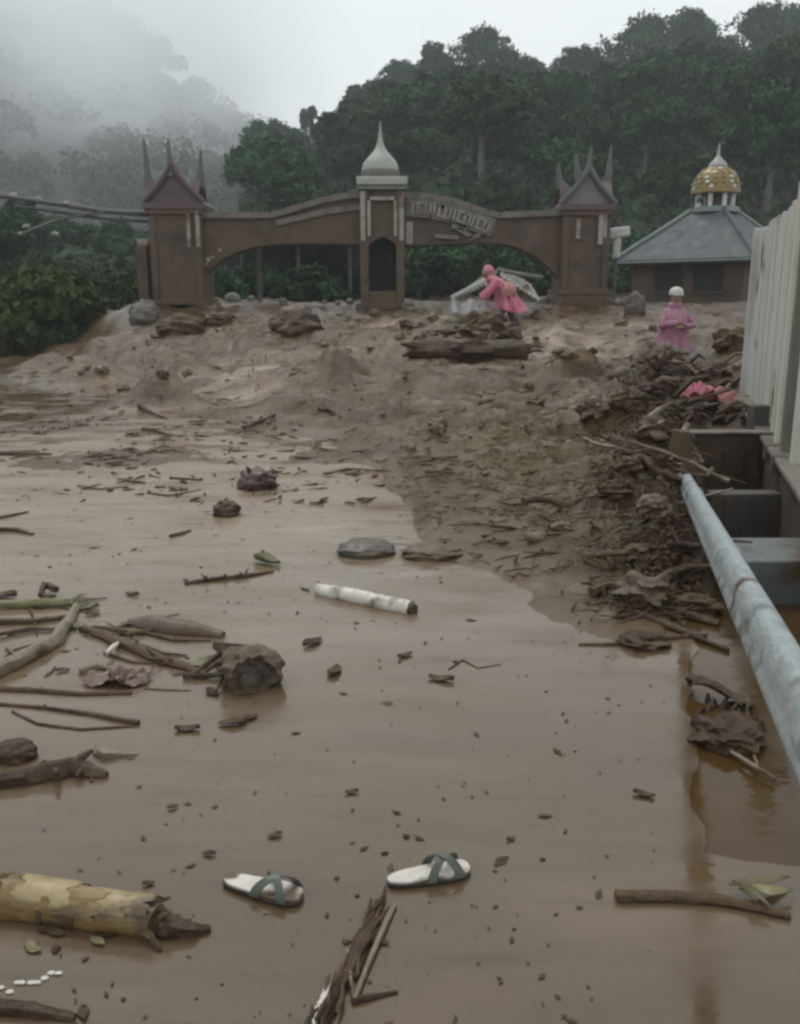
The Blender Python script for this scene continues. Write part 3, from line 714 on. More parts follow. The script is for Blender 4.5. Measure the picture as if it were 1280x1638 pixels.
MB().box2((rx0 - .12, GYF - .1, gp(940, 495).z - .6), (rx1 + .12, GYF + 1.6, rzb - .1)).build('plinth', 'plaster', tr, bevel=.04)
for (px, py0, py1, w) in [(925, 350, 382, .06), (961, 345, 392, .07), (968, 345, 380, .04)]:
    p = gp(px, py0); MB().box2((p.x - w, GYF - .13, gp(px, py1).z), (p.x + w, GYF - .07, p.z)).build('white_strip', 'plaster_trim', tr)
# central pillar
cx = gp(612, 400).x; pw = 68 / F * GYF; zt = gp(612, 304).z; zb = gp(612, 492).z
pil = MB()
nzb, nzt, nhw = gp(612, 466).z, gp(612, 380).z, .40
y0, y1 = GYF - .15, GYF + 1.15
pil.box2((cx - pw / 2, y0, zb - .8), (cx - nhw, y1, zt)); pil.box2((cx + nhw, y0, zb - .8), (cx + pw / 2, y1, zt))
pil.box2((cx - nhw, y0 + .1, nzt), (cx + nhw, y1, zt)); pil.box2((cx - nhw, y0, zb - .8), (cx + nhw, y1, nzb))
pillar = pil.build('centre_pillar', 'plaster', gate, bevel=.02)
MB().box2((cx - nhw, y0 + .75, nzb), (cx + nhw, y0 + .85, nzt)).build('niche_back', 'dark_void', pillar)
# arched head of the niche
arch = [(cx - nhw, nzt)] + [(cx - nhw + 2 * nhw * i / 10, nzt - .22 * (1 - math.sin(math.pi * i / 10)) ) for i in range(11)] + [(cx + nhw, nzt)]
MB().prism(arch, y0 + .02, y0 + .6).build('niche_arch', 'plaster', pillar)
for sx in (-1, 1):
    MB().box2((cx + sx * (nhw - .02) - .05, y0 - .05, nzt + .02), (cx + sx * (nhw - .02) + .05, y0 + .04, zt - .30)).build('panel_frame', 'plaster_trim', pillar, bevel=.01)
    MB().box2((cx + sx * (pw / 2 - .09) - .07, y0 - .04, nzt - .1), (cx + sx * (pw / 2 - .09) + .07, y0 + .02, zt - .05)).build('corner_strip', 'plaster_trim', pillar, bevel=.01)
MB().box2((cx - nhw + .04, y0 - .06, zt - .30), (cx + nhw - .04, y0 + .04, zt - .20)).build('panel_frame', 'plaster_trim', pillar, bevel=.01)
MB().box2((cx - pw / 2 - .15, y0 - .2, zb - .8), (cx + pw / 2 + .15, y1 + .2, zb + .12)).build('base_step', 'plaster', pillar, bevel=.03)
zc = gp(612, 284).z
MB().box2((cx - pw / 2 - .05, y0 - .08, zt - .01), (cx + pw / 2 + .05, y1 + .08, zt + .10)).build('capital', 'dome_dull', pillar, bevel=.02)
MB().box2((cx - pw / 2 - .08, y0 - .12, zt + .11), (cx + pw / 2 + .08, y1 + .12, zc)).build('capital_slab', 'dome_white', pillar, bevel=.03)
xd = gp(608, 260).x; k = 1 / F * GYF
prof = [(23, 0), (26, 4), (27.8, 11), (27.2, 18), (24, 26), (17, 34), (10.5, 41), (6.2, 48), (4.2, 55), (3.0, 62), (2.0, 70), (.7, 84)]
dome = MB().lathe((xd, GYF + .5, zc), [(r * k, z * k) for r, z in prof], 24, ribs=12, ribamp=.02).build('onion_dome', 'dome_white', gate)
MB().lathe((xd, GYF + .5, zc), [(26 * k, -.01), (28.2 * k, 3 * k), (29.8 * k, 8 * k), (29.6 * k, 13 * k)], 24).build('dome_band', 'dome_dull', dome)
# the arched beams
def beam(top, bot, name, label=None):
    poly = [gxz(*p) for p in top] + [gxz(*p) for p in reversed(bot)]
    o = MB().prism(poly, GYF + .25, GYF + 1.0).build(name, 'plaster', gate, smooth=False)
    if label: o['label'] = label
    pts = [Vector((gxz(*p)[0], GYF + .62, gxz(*p)[1] + .03)) for p in top]
    mb = MB()
    for a, b in zip(pts[:-1], pts[1:]):
        mid = (a + b) / 2; dd = b - a; rot = Matrix.Rotation(-math.atan2(dd.z, dd.x), 3, 'Y')
        mb.box(mid, (dd.length + .02, 1.0, .17), rot)
    mb.build('coping', 'coping', o, smooth=False)
    return o
lt_top = [(320, 345), (380, 345), (432, 345), (455, 339), (485, 330), (515, 321), (545, 315), (578, 312)]
lt_bot = [(320, 446), (332, 430), (352, 414), (378, 402), (405, 394), (440, 389), (500, 388), (578, 390)]
bl = beam(lt_top, lt_bot, 'arch_beam', 'left arch beam with torn plaster')
rt_top = [(648, 312), (690, 315), (725, 322), (755, 332), (780, 341), (800, 345), (850, 343), (900, 341)]
rt_bot = [(648, 392), (700, 390), (760, 388), (800, 388), (835, 396), (865, 412), (888, 434), (905, 458)]
br = beam(rt_top, rt_bot, 'arch_beam', 'right arch beam carrying pale raised letters')
# sloping bands: darker string course under the left arch, a pale signboard band on the right one
def band(path, hw, y, th, m, parent, name):
    mb = MB(); pts = [Vector((gxz(*p)[0], y, gxz(*p)[1])) for p in path]
    for a, b in zip(pts[:-1], pts[1:]):
        dd = b - a; rot = Matrix.Rotation(-math.atan2(dd.z, dd.x), 3, 'Y'); mb.box((a + b) / 2, (dd.length + .015, th, hw), rot)
    return mb.build(name, m, parent, smooth=False)
band([(440, 356), (485, 346), (520, 337), (578, 330)], .16, GYF + .22, .1, 'coping', bl, 'string_course')
sb = band([(650, 330), (690, 333), (725, 341), (755, 352), (790, 364)], .52, GYF + .20, .12, 'coping', br, 'sign_band')
lp = [(660, 331), (672, 332), (684, 333), (695, 335), (706, 337), (716, 340), (727, 343), (737, 346), (747, 350), (757, 353), (768, 357), (778, 361)]
rl = random.Random(5)
for i, (px, py) in enumerate(lp):
    p = gp(px, py); mb = MB(); h = .33; ww = .17; yy = GYF + .11; rot = Matrix.Rotation(R(2 + i * 1.9), 3, 'Y')
    def bar(dx, dz, sx, sz): mb.box(Vector((p.x, yy, p.z)) + rot @ Vector((dx, 0, dz)), (sx, .05, sz), rot)
    bar(-ww * .35 if i % 3 else 0, 0, .055, h)
    if i % 3 == 1: bar(.03, h * .42, ww * .8, .05); bar(.03, -h * .42, ww * .8, .05)
    if i % 3 == 2: bar(.03, -h * .42, ww * .8, .05); bar(.09, 0, .05, h * .9)
    if i % 4 == 0: bar(0, h * .42, ww, .05)
    mb.build('letter', 'plaster_trim', sb, smooth=False)
# peeled render and broken pieces under the lettering
for (px, py, w, h, a) in [(655, 372, .20, .62, 0), (735, 362, .42, .16, 12), (745, 372, .5, .12, 30), (715, 378, .7, .12, 4), (760, 378, .35, .1, -20)]:
    p = gp(px, py); MB().box((p.x, GYF + .19, p.z), (w, .1, h), Matrix.Rotation(R(a), 3, 'Y')).build('render_patch', 'plaster_trim' if w < .3 else 'gable_grey', br, smooth=False)
for (px, py, s) in [(331, 416, .09), (337, 412, .07), (350, 400, .06), (327, 422, .08)]:
    p = gp(px, py); MB().blob((p.x, GYF + .22, p.z), s, px, .3, 1).build('render_patch', 'plaster_trim', bl)
# rope hanging in the left arch
pole = at(414, 440, 29)
o = MB().tube([(pole.x, 29, 1.0), (pole.x + .03, 29, at(414, 392, 29).z)], [.09, .07], 8).build('concrete_post', 'shed_post')
tag(o, 'thin grey post standing under the left arch', 'post')

# white lamp box beside the right tower
p = at(990, 372, 28.6); g0 = H(p.x, 28.6)
lamp = empty('lamp_post', (p.x - .05, 28.6, g0), 'white lamp box on a short post beside the right tower', 'lamp post')
MB().tube([(p.x - .05, 28.6, g0 - .3), (p.x - .05, 28.6, p.z - .05)], .05, 8).build('pole', 'shed_post', lamp)
MB().box((p.x - .05, 28.55, at(0, 392, 28.6).z), (.2, .2, .75)).build('junction_box', 'white_paint', lamp, bevel=.02)
MB().box((p.x, 28.55, p.z), (.62, .3, .3), Matrix.Rotation(R(-6), 3, 'Y')).build('lamp_head', 'white_paint', lamp, bevel=.05)
MB().box((p.x - .2, 28.4, p.z - .1), (.22, .1, .2)).build('bracket', 'dome_white', lamp, bevel=.02)

# ================================================================== open shed behind the left arch
Ys = 36.0
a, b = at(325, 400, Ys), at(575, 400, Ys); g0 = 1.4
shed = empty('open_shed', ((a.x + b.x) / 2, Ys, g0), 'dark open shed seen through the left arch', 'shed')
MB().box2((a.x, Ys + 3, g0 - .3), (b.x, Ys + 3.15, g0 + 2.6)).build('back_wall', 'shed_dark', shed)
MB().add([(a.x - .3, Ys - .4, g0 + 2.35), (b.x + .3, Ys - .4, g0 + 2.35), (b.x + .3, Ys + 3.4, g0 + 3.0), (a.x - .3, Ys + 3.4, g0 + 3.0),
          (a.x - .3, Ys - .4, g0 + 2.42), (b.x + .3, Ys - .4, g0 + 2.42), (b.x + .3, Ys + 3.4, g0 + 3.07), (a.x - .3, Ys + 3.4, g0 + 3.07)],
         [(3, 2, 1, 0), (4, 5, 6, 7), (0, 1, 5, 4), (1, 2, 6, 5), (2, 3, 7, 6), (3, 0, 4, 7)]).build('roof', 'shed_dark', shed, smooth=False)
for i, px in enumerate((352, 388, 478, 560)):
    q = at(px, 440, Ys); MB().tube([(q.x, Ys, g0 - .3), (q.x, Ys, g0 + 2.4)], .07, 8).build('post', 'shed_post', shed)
q0, q1 = at(360, 425, Ys - .5), at(385, 478, Ys - .5)
MB().tube([q0, q1], .05, 6).build('brace', 'shed_post', shed)
q0, q1 = at(372, 470, Ys - .6), at(352, 440, Ys - .6)
MB().tube([q0, q1], .04, 6).build('brace', 'shed_post', shed)

# ================================================================== PRAYER HOUSE
Ym = 32.0
cm_ = at(1152, 415, Ym); ez = at(1152, 416, Ym).z; az = at(1152, 334, Ym).z; km = Ym / F
hd = 156 * km; ang = R(4)
cxm, cym = cm_.x, Ym + 1.0
mos = empty('prayer_house', (cxm, cym, .9), 'small prayer house with blue grey hipped roof and golden dome', 'prayer house')
def corner(i, r, z): a = ang + i * math.pi / 2 - math.pi / 2; return (cxm + r * math.cos(a) - .0, cym + r * math.sin(a), z)
cap = 37 * km
walls = MB(); wr = hd * .80
wv = [corner(i, wr, .4) for i in range(4)] + [corner(i, wr, ez + .05) for i in range(4)]
wall = walls.add(wv, [(0, 1, 5, 4), (1, 2, 6, 5), (2, 3, 7, 6), (3, 0, 4, 7), (4, 5, 6, 7)]).build('wall', 'wall_brown', mos, smooth=False)
roof = None
for i in range(4):     # four roof slopes
    j = (i + 1) % 4
    A, B, Cc, D = (Vector(corner(i, hd, ez)), Vector(corner(j, hd, ez)), Vector(corner(j, cap, az)), Vector(corner(i, cap, az)))
    nn = (B - A).cross(D - A).normalized() * .05
    o = MB().add([A, B, Cc, D, A - nn, B - nn, Cc - nn, D - nn], [(0, 1, 2, 3), (7, 6, 5, 4), (0, 4, 5, 1), (1, 5, 6, 2), (2, 6, 7, 3), (3, 7, 4, 0)]).build('roof_slope', 'tin_roof', mos, smooth=False)
    for t in range(1, 8):      # standing seams
        t = t / 8; p0 = A.lerp(B, t); q_ = min(1, 1.0)
        # seams run up the slope and stop at the hip
        mid = (A + B) / 2; up = (((D + Cc) / 2) - mid)
        lim = min(1.0, (1 - abs(2 * t - 1)) / (1 - cap / hd) )
        MB().tube([p0 - nn * .2, p0 + up * lim * .99 - nn * .2], .009, 4).build('seam', 'tin_roof', o, smooth=False)
for i in range(4):
    MB().tube([Vector(corner(i, hd + .02, ez + .04)), Vector(corner(i, cap, az + .04))], .075, 6).build('hip_cap', 'tin_edge' if i in (1, 3) else 'tin_roof', mos)
fas = MB()
for i in range(4):
    A, B = Vector(corner(i, hd - .01, ez - .09)), Vector(corner((i + 1) % 4, hd - .01, ez - .09)); fas.tube([A, B], .07, 4)
fas.build('fascia', 'tin_roof', mos, smooth=False)
# windows and door in the two faces that show
for i, t in ((3, .35), (3, .7), (0, .35), (0, .68)):
    A, B = Vector(corner(i, wr, 0)), Vector(corner((i + 1) % 4, wr, 0)); c = A.lerp(B, t); dr = (B - A).normalized(); nr = Vector((dr.y, -dr.x, 0))
    rot = Matrix((dr, nr, Vector((0, 0, 1)))).transposed()
    w = MB().box((c.x + nr.x * .02, c.y + nr.y * .02, 2.45), (1.0, .06, 1.0), rot).build('window', 'dark_void', mos, smooth=False)
    for dz in (-.53, .53): MB().box((c.x + nr.x * .05, c.y + nr.y * .05, 2.45 + dz), (1.15, .08, .07), rot).build('window_frame', 'wall_brown', w, smooth=False)
# cupola
dz0 = az
MB().lathe((cxm, cym, dz0 - .05), [(cap * 1.02, 0), (cap * 1.02, .16), (cap * .8, .2)], 16).build('cupola_base', 'tin_edge', mos)
cy_h = 22 * km
for i in range(8):
    a = i * math.pi / 4 + .2; r = 27 * km
    MB().tube([(cxm + r * math.cos(a), cym + r * math.sin(a), dz0 + .1), (cxm + r * math.cos(a), cym + r * math.sin(a), dz0 + .12 + cy_h)], .085, 8).build('column', 'white_paint', mos)
MB().lathe((cxm, cym, dz0 + .1), [(12 * km, 0), (12 * km, cy_h)], 12).build('cupola_core', 'wall_brown', mos)
dzb = dz0 + .1 + cy_h
dome2 = MB().lathe((cxm, cym, dzb), [(33 * km, -.03), (37 * km, 0), (37 * km, 4 * km), (35 * km, 8 * km), (34.5 * km, 15 * km), (31 * km, 24 * km), (25 * km, 32 * km), (17 * km, 38 * km), (9 * km, 41 * km)], 24).build('dome', 'gold', mos)
for rI, (r, z, nsc) in enumerate([(35.2, 8, 18), (34.6, 15, 18), (32, 22, 16), (27, 29, 14), (21, 35, 11)]):
    for i in range(nsc):
        a = (i + (rI % 2) * .5) * 2 * math.pi / nsc; rr = (r + .4) * km
        MB().box((cxm + rr * math.cos(a), cym + rr * math.sin(a), dzb + z * km), (.035, .13, .10), Matrix.Rotation(a, 3, 'Z') @ Matrix.Rotation(R(-18 - rI * 9), 3, 'Y')).build('dome_scale', 'gold' if (i + rI) % 3 else 'white_paint', dome2, smooth=False)
MB().lathe((cxm, cym, dzb + 40 * km), [(14 * km, 0), (13 * km, 4 * km), (8 * km, 9 * km), (4 * km, 14 * km), (2 * km, 18 * km), (2.6 * km, 21 * km), (1.6 * km, 24 * km), (.7 * km, 34 * km)], 16).build('finial', 'dome_white', mos)
# fallen slab at the foot of its wall
p = at(1160, 512, 26); o = MB().box((p.x, 26, p.z + .05), (1.3, .7, .12), Euler((R(8), R(3), R(6))).to_matrix()).build('fallen_slab', 'coping', bevel=.02)
tag(o, 'flat pale slab lying against the prayer house wall', 'slab')

# ================================================================== FENCE, CONCRETE STEPS AND RAILING ON THE RIGHT
def fence_x(y): return 1.09 + .299 * y
fence = empty('board_fence', (fence_x(8), 8, .3), 'tall white board fence with cream posts along the right edge', 'fence')
dirf = Vector((.299, 1, 0)).normalized(); rotf = Matrix((Vector((dirf.y, -dirf.x, 0)), dirf, Vector((0, 0, 1)))).transposed()
rf = random.Random(9)
y = 8.35; i = 0
while y < 11.75:
    z1 = 2.52 + rf.uniform(-.03, .03) + .0 * y; z0 = .35
    lean = Matrix.Rotation(R(rf.uniform(-.8, .8)), 3, 'X')
    MB().box((fence_x(y) + rf.uniform(-.012, .012), y, (z0 + z1) / 2), (.045, .155, z1 - z0), lean @ rotf).build('board', 'fence_white', fence, smooth=False, bevel=.008)
    y += .172; i += 1
for y, w, z1, m in [(7.62, .15, 2.60, 'fence_cream'), (8.12, .11, 2.50, 'fence_cream'), (7.15, .16, 2.62, 'fence_grey'), (6.6, .14, 2.6, 'fence_cream'), (7.88, .07, 2.45, 'fence_grey'), (11.85, .13, 2.55, 'fence_white')]:
    MB().box((fence_x(y) - .04, y, (.2 + z1) / 2), (w, w, z1 - .2), rotf).build('post', m, fence, smooth=False, bevel=.012)
for z in (.75, 2.0):
    A, B = Vector((fence_x(6.4) + .07, 6.4, z)), Vector((fence_x(11.8) + .07, 11.8, z)); MB().tube([A, B], .04, 4).build('rail', 'fence_grey', fence, smooth=False)
wallc = empty('low_wall', (fence_x(7), 7, 0), 'low concrete wall carrying the board fence', 'wall')
MB().box((fence_x(7.7) - .02, 7.7, .10), (.26, 8.4, .62), rotf).build('wall_body', 'concrete', wallc, bevel=.02)
MB().box((fence_x(7.7) - .03, 7.7, .435), (.34, 8.4, .05), rotf).build('coping', 'coping', wallc, bevel=.015)
for y in (6.9, 7.45, 8.4):
    MB().box((fence_x(y) - .16, y, .40), (.12, .16, .14), rotf).build('bracket', 'concrete_grey', wallc, bevel=.01)

steps = empty('stepped_headwall', (2.2, 6, 0), 'stepped concrete headwall beside the galvanised railing', 'headwall')
def step(px0, px1, py_t, py_b, t, dep, m, name='concrete_block'):
    d0, d1 = ray(px0, py_t), ray(px1, py_t); Y = d0.y * t
    a, b = at(px0, py_t, Y), at(px1, py_t, Y); zb = at(px0, py_b, Y).z - .5
    return MB().box2((a.x, Y, zb), (b.x, Y + dep, a.z)).build(name, m, steps, bevel=.012), a, b, Y
s1, a, b, Y = step(1106, 1232, 695, 790, 8.1, .16, 'concrete')
MB().box2((a.x - .02, Y - .03, a.z + .002), (b.x + .02, Y + .16, a.z + .025)).build('coping', 'coping', s1, bevel=.008)
for px in (1160, 1195, 1218):
    q = at(px, 700, Y); MB().box2((q.x - .012, Y - .02, a.z - .42), (q.x + .012, Y - .003, a.z - .16)).build('slot', 'bark_dark', s1, smooth=False)
s2, a, b, Y = step(1138, 1252, 790, 892, 6.75, .16, 'concrete_grey')
for px in (1166, 1194, 1222):
    q = at(px, 800, Y); MB().box2((q.x - .03, Y - .012, a.z - .6), (q.x + .03, Y - .002, a.z - .03)).build('board_mark', 'concrete_grey', s2, smooth=False)
s3, a, b, Y = step(1188, 1420, 897, 1010, 4.9, .5, 'concrete_blue')
q = at(1213, 690, 8.7); zt_ = at(1213, 648, 8.7).z
o = MB().box2((q.x - .085, 8.65, q.z - .5), (q.x + .085, 8.82, zt_)).build('marker_post', 'concrete_grey', bevel=.015)
tag(o, 'stub of a pale concrete post at the foot of the fence', 'post')

# railing
RS = 1.25                       # the railing stands this much further out than first surveyed
def out(v): return Vector((0, 0, CAM_H)) + (Vector(v) - Vector((0, 0, CAM_H))) * RS
rA = out((.782, 1.79, .97)); rB = out((1.80, 5.5, .565)); rd = (rB - rA)
rail = empty('pipe_railing', (rB.x, rB.y, 0), 'blue grey galvanised pipe railing sloping down along the right edge', 'railing')
p_start = rA - rd * .45
pts = [p_start + (rB - p_start) * (i / 24) + Vector((0, 0, 0)) for i in range(25)]
dn = rd.normalized(); sl = Vector((-dn.y, dn.x, 0)).normalized(); upv = dn.cross(sl) * -1
if upv.z < 0: upv = -upv
def beam_rail(sec, k0=0, k1=None, sc=1.0):
    mb = MB(); P_ = pts[k0:k1]; m_ = len(sec)
    vs = [p + sl * a * sc * RS + upv * b * sc * RS for p in P_ for a, b in sec]
    fs = [(i * m_ + j, i * m_ + (j + 1) % m_, (i + 1) * m_ + (j + 1) % m_, (i + 1) * m_ + j) for i in range(len(P_) - 1) for j in range(m_)]
    fs += [tuple(range(m_)), tuple((len(P_) - 1) * m_ + j for j in range(m_))]
    return mb.add(vs, fs)
section = [(-.026, .030), (-.016, .044), (0, .049), (.018, .044), (.032, .028), (.038, .008), (.0365, -.008), (.040, -.020), (.044, -.034), (.040, -.048), (.028, -.055), (.0, -.056), (-.02, -.046), (-.026, 0)]
beam_rail(section).build('rail_beam', 'galvanised', rail, angle=60)
for t in (.19, .46, .80):
    c = p_start + (rB - p_start) * t; dn = rd.normalized()
    MB().tube([c - dn * .035, c + dn * .035], .0455 * RS, 24).build('coupling', 'galvanised', rail)
q = hit(1088, 868)
MB().tube([(rB.x - .05, rB.y + .02, -.2), (rB.x - .055, rB.y + .02, .3), (rB.x - .05, rB.y + .03, .48), (rB.x - .035, rB.y + .03, .66)], [.10, .085, .08, .07], 12, .16, seed=4).build('end_post', 'bark', rail)
for yq in (.9,):
    c = p_start + (rB - p_start) * .08
    MB().tube([(c.x, c.y, -.2), (c.x, c.y, c.z)], .04, 12).build('post', 'galvanised', rail)

# ================================================================== FALLEN POLES LEFT OF THE GATE
fp = empty('fallen_pole', at(235, 345, 27.6), 'grey fallen pole with a side arm leaning on the left tower', 'pole')
Yp = 27.6
pts = [at(-60, 305, 23.5), at(20, 316, 24.2), at(90, 326, 25.2), at(160, 337, 26.2), at(236, 343, 27.3)]
MB().tube(pts, [.06, .06, .065, .07, .075], 8, .06, seed=2).build('pole_shaft', 'horn_grey', fp)
MB().tube([p + Vector((0, .1, -.2)) for p in pts[1:]], [.05] * 4, 6, .06).build('lower_bar', 'horn_grey', fp)
pa = [at(35, 374, 24.6), at(55, 366, 24.7), at(85, 354, 25.2), at(120, 346, 25.6), at(165, 340, 26.2)]
MB().tube(pa, [.04, .05, .05, .04, .04], 6, .15, seed=5).build('side_arm', 'horn_grey', fp)
for (x, y) in [(35, 374), (42, 362), (22, 312), (62, 318), (105, 325), (88, 374)]:
    p = at(x, y, 24.9 if y > 350 else 24.6 + x * .007)
    MB().blob(p, .085, x, .3, 1, squash=(1.5, 1, .8)).build('insulator', 'plaster_trim', fp)

# ================================================================== ROCKS, MOUNDS AND LOGS UP THE SLOPE
def rock(px, py, wpx, hpx, label, m='stone', seed=0, name='boulder', cat='boulder', group=None, sub=3, amp=.35, sink=.3):
    p = hit(px, py); t = p.y / ray(px, py).y; w = wpx / F * t; h = hpx / F * t
    o = MB().blob((p.x, p.y + w * .3, p.z + h * (.5 - sink)), 1.0, seed or px, amp, max(sub, 4) if wpx > 40 else sub, 1.6, (w / 2, w / 2 * .9, h * .62)).build(name, m)
    return tag(o, label, cat, group)
rock(470, 530, 82, 46, 'square brown boulder in front of the left arch', 'stone', 3)
rock(228, 515, 46, 40, 'pale boulder at the outer foot of the left tower', 'coping', 8)
rock(345, 520, 56, 22, 'dark mud boulder right of the left tower base', 'bark', 5)
rock(285, 535, 76, 36, 'heap of brown rubble under the left tower', 'bark', 12)
rock(1018, 500, 34, 36, 'rounded boulder between the right tower and the prayer house', 'stone', 21)
rock(780, 528, 62, 40, 'brown root stump standing above the big log', 'bark', 31, 'root_stump', 'stump')
rock(585, 892, 92, 26, 'dark grey slab half sunk in the water near the white stem', 'stone_grey', 41, 'sunken_stone', 'stone', amp=.16)
rock(690, 896, 96, 22, 'mud coated stone touching the debris edge', 'stone', 44, 'sunken_stone', 'stone', amp=.25)
rock(502, 480, 10, 22, 'small pale upright stone under the left arch', 'plaster_trim', 46, 'upright_stone', 'stone')
rr_ = random.Random(77)
for i in range(34):
    px = rr_.uniform(30, 1180); py = rr_.uniform(500, 700)
    if px < 330 and py < 560: py += 70
    if px > 930 and py > 640: px -= 300
    if px < 560 and py > 640: continue
    w = rr_.uniform(9, 30)
    zs_ = ['below the left arch', 'below the centre pillar', 'around the big dark log', 'below the right tower'][int(np.searchsorted([440, 640, 860], px))] + (', high up' if py < 580 else ', low down')
    rock(px, py, w, w * rr_.uniform(.4, .75), f'small mud covered stone on the debris slope {zs_}', 'mud_lump' if i % 4 else 'bark', 100 + i, 'mud_stone', 'stone', f'stones on the slope {zs_}', sub=3, amp=.6, sink=.35)
for i, (px, py, w) in enumerate([(402, 480, 12), (452, 485, 14), (540, 487, 10), (560, 486, 12), (372, 484, 26), (655, 488, 14), (520, 486, 8), (870, 486, 20), (1000, 488, 16)]):
    rock(px, py, w, w * .7, 'pale stone in the row under the arches', 'coping', 300 + i, 'pale_stone', 'stone', 'stones under the arches', sub=2)

def log(pts, rad, m, label, name='log', cat='log', n=12, jit=.1, lift=.5, parts=None, group=None, sag=0, seed=0):
    """pts: line of sight points on the ground; the log lies on the ground along them"""
    P = [hit(*p) for p in pts]; Q = []; RR = []
    if not isinstance(rad, (list, tuple)): rad = [rad] * len(P)
    for i in range(len(P) - 1):
        k = 5
        for j in range(k):
            t = j / k; q = P[i].lerp(P[i + 1], t); r = rad[i] + (rad[i + 1] - rad[i]) * t; Q.append(q); RR.append(r)
    Q.append(P[-1]); RR.append(rad[-1])
    rl_ = random.Random(seed + int(pts[0][0]))
    for i, q in enumerate(Q):
        q.z += RR[i] * (lift * .7 if lift <= 1 else lift); q.x += rl_.uniform(-.2, .2) * RR[i]; q.z += rl_.uniform(-.15, .15) * RR[i]
    # keep a stiff line: smooth the heights
    zs = [q.z for q in Q]
    for _ in range(3):
        zs = [zs[0]] + [(zs[i - 1] + zs[i] + zs[i + 1]) / 3 for i in range(1, len(zs) - 1)] + [zs[-1]]
    for q, z in zip(Q, zs): q.z = z
    if parts:
        root = empty(name, Q[len(Q) // 2], label, cat, group)
        MB().tube(Q, RR, n, jit, seed=seed).build('stem' if name != 'log' else 'trunk', m, root)
        for fn in parts: fn(root, Q, RR)
        return root
    o = MB().tube(Q, RR, n, jit, seed=seed).build(name, m)
    return tag(o, label, cat, group)
def stubs(k, ln, m, seed=0, rr=.3):
    def f(root, Q, RR):
        q = random.Random(seed)
        for i in range(k):
            j = q.randrange(1, len(Q) - 1); d = Vector((q.uniform(-1, 1), q.uniform(-1, 1), q.uniform(.1, 1))).normalized()
            e = Q[j] + d * ln * q.uniform(.5, 1)
            MB().tube([Q[j], (Q[j] + e) / 2 + Vector((0, 0, ln * .06)), e], [RR[j] * rr, RR[j] * rr * .8, RR[j] * rr * .3], 6, .1).build('side_branch', m, root)
    return f
def frayed(end, k, ln, m, seed=0, spread=.8, rad=.2):
    def f(root, Q, RR):
        q = random.Random(seed); a, b = (Q[0], Q[1]) if end == 0 else (Q[-1], Q[-2]); d0 = (a - b).normalized()
        for i in range(k):
            r = RR[0 if end == 0 else -1]
            s = a - d0 * r * .5 + Vector((q.uniform(-.6, .6) * r, q.uniform(-.6, .6) * r, q.uniform(-.5, .6) * r))
            d = (d0 + Vector((q.uniform(-1, 1), q.uniform(-1, 1), q.uniform(-.6, .5))) * spread).normalized()
            e = s + d * ln * q.uniform(.4, 1); e.z = max(e.z, H(e.x, e.y) + .004, .004)
            MB().tube([s, (s + e) / 2 + Vector((0, 0, .1 * ln)), e], [r * rad, r * rad * .8, r * rad * .3], 5, .2, seed=i).build('frayed_strip', m, root)
    return f
log([(668, 572), (740, 574), (838, 574)], [.20, .21, .17], 'bark_dark', 'big dark log lying across the slope below the pink raincoat', n=18, jit=.22, lift=.7, parts=[stubs(4, .5, 'bark_dark', 2, .4), frayed(1, 6, .5, 'bark', 3), frayed(0, 7, .28, 'bark_dark', 4, 1.0, .35)])
log([(690, 548), (760, 546), (830, 556)], [.10, .12, .09], 'bark', 'thinner brown log lying on top of the big dark log', 'log', 'log', lift=1.2, jit=.15)
for i, (px, py, w, h, lab) in enumerate([(690, 566, 56, 34, 'ragged dark root end at the left of the big log'), (800, 560, 80, 44, 'dark heap of mud and roots on the right end of the big log'), (740, 556, 70, 30, 'mud heap behind the middle of the big log')]):
    rock(px, py, w, h, lab, 'bark_dark' if i < 2 else 'bark', 700 + i, 'root_clump', 'roots', amp=.6, sink=.2)
log([(790, 536), (812, 552), (836, 590)], [.05, .05, .03], 'bark_dark', 'broken branch hanging off the end of the big dark log', 'branch', 'branch', 8, lift=.8)

# two people ------------------------------------------------------------------
def skin_body(name, joints, edges, m, parent, root=0, loc=(0, 0, 0)):
    me = bpy.data.meshes.new(name); names = list(joints); ix = {k: i for i, k in enumerate(names)}
    me.from_pydata([joints[k][0] for k in names], [(ix[a], ix[b]) for a, b in edges], [])
    o = bpy.data.objects.new(name, me); col.objects.link(o); o.parent = parent; o.location = loc
    md = o.modifiers.new('skin', 'SKIN'); md.use_smooth_shade = True; md.branch_smoothing = .4
    for i, k in enumerate(names):
        sv = me.skin_vertices[0].data[i]; r = joints[k][1]; sv.radius = r if isinstance(r, tuple) else (r, r); sv.use_root = (i == root)
    o.modifiers.new('sub', 'SUBSURF').levels = 2; o.modifiers['sub'].render_levels = 2
    me.materials.append(MATS[m]); ORG[o.name] = ORG[parent.name]; return o
def person(loc, rz, label, J, E, name='person', scale=1.0):
    p = empty(name, loc, label, 'person'); p.rotation_euler = (0, 0, rz); p.scale = (scale,) * 3; return p
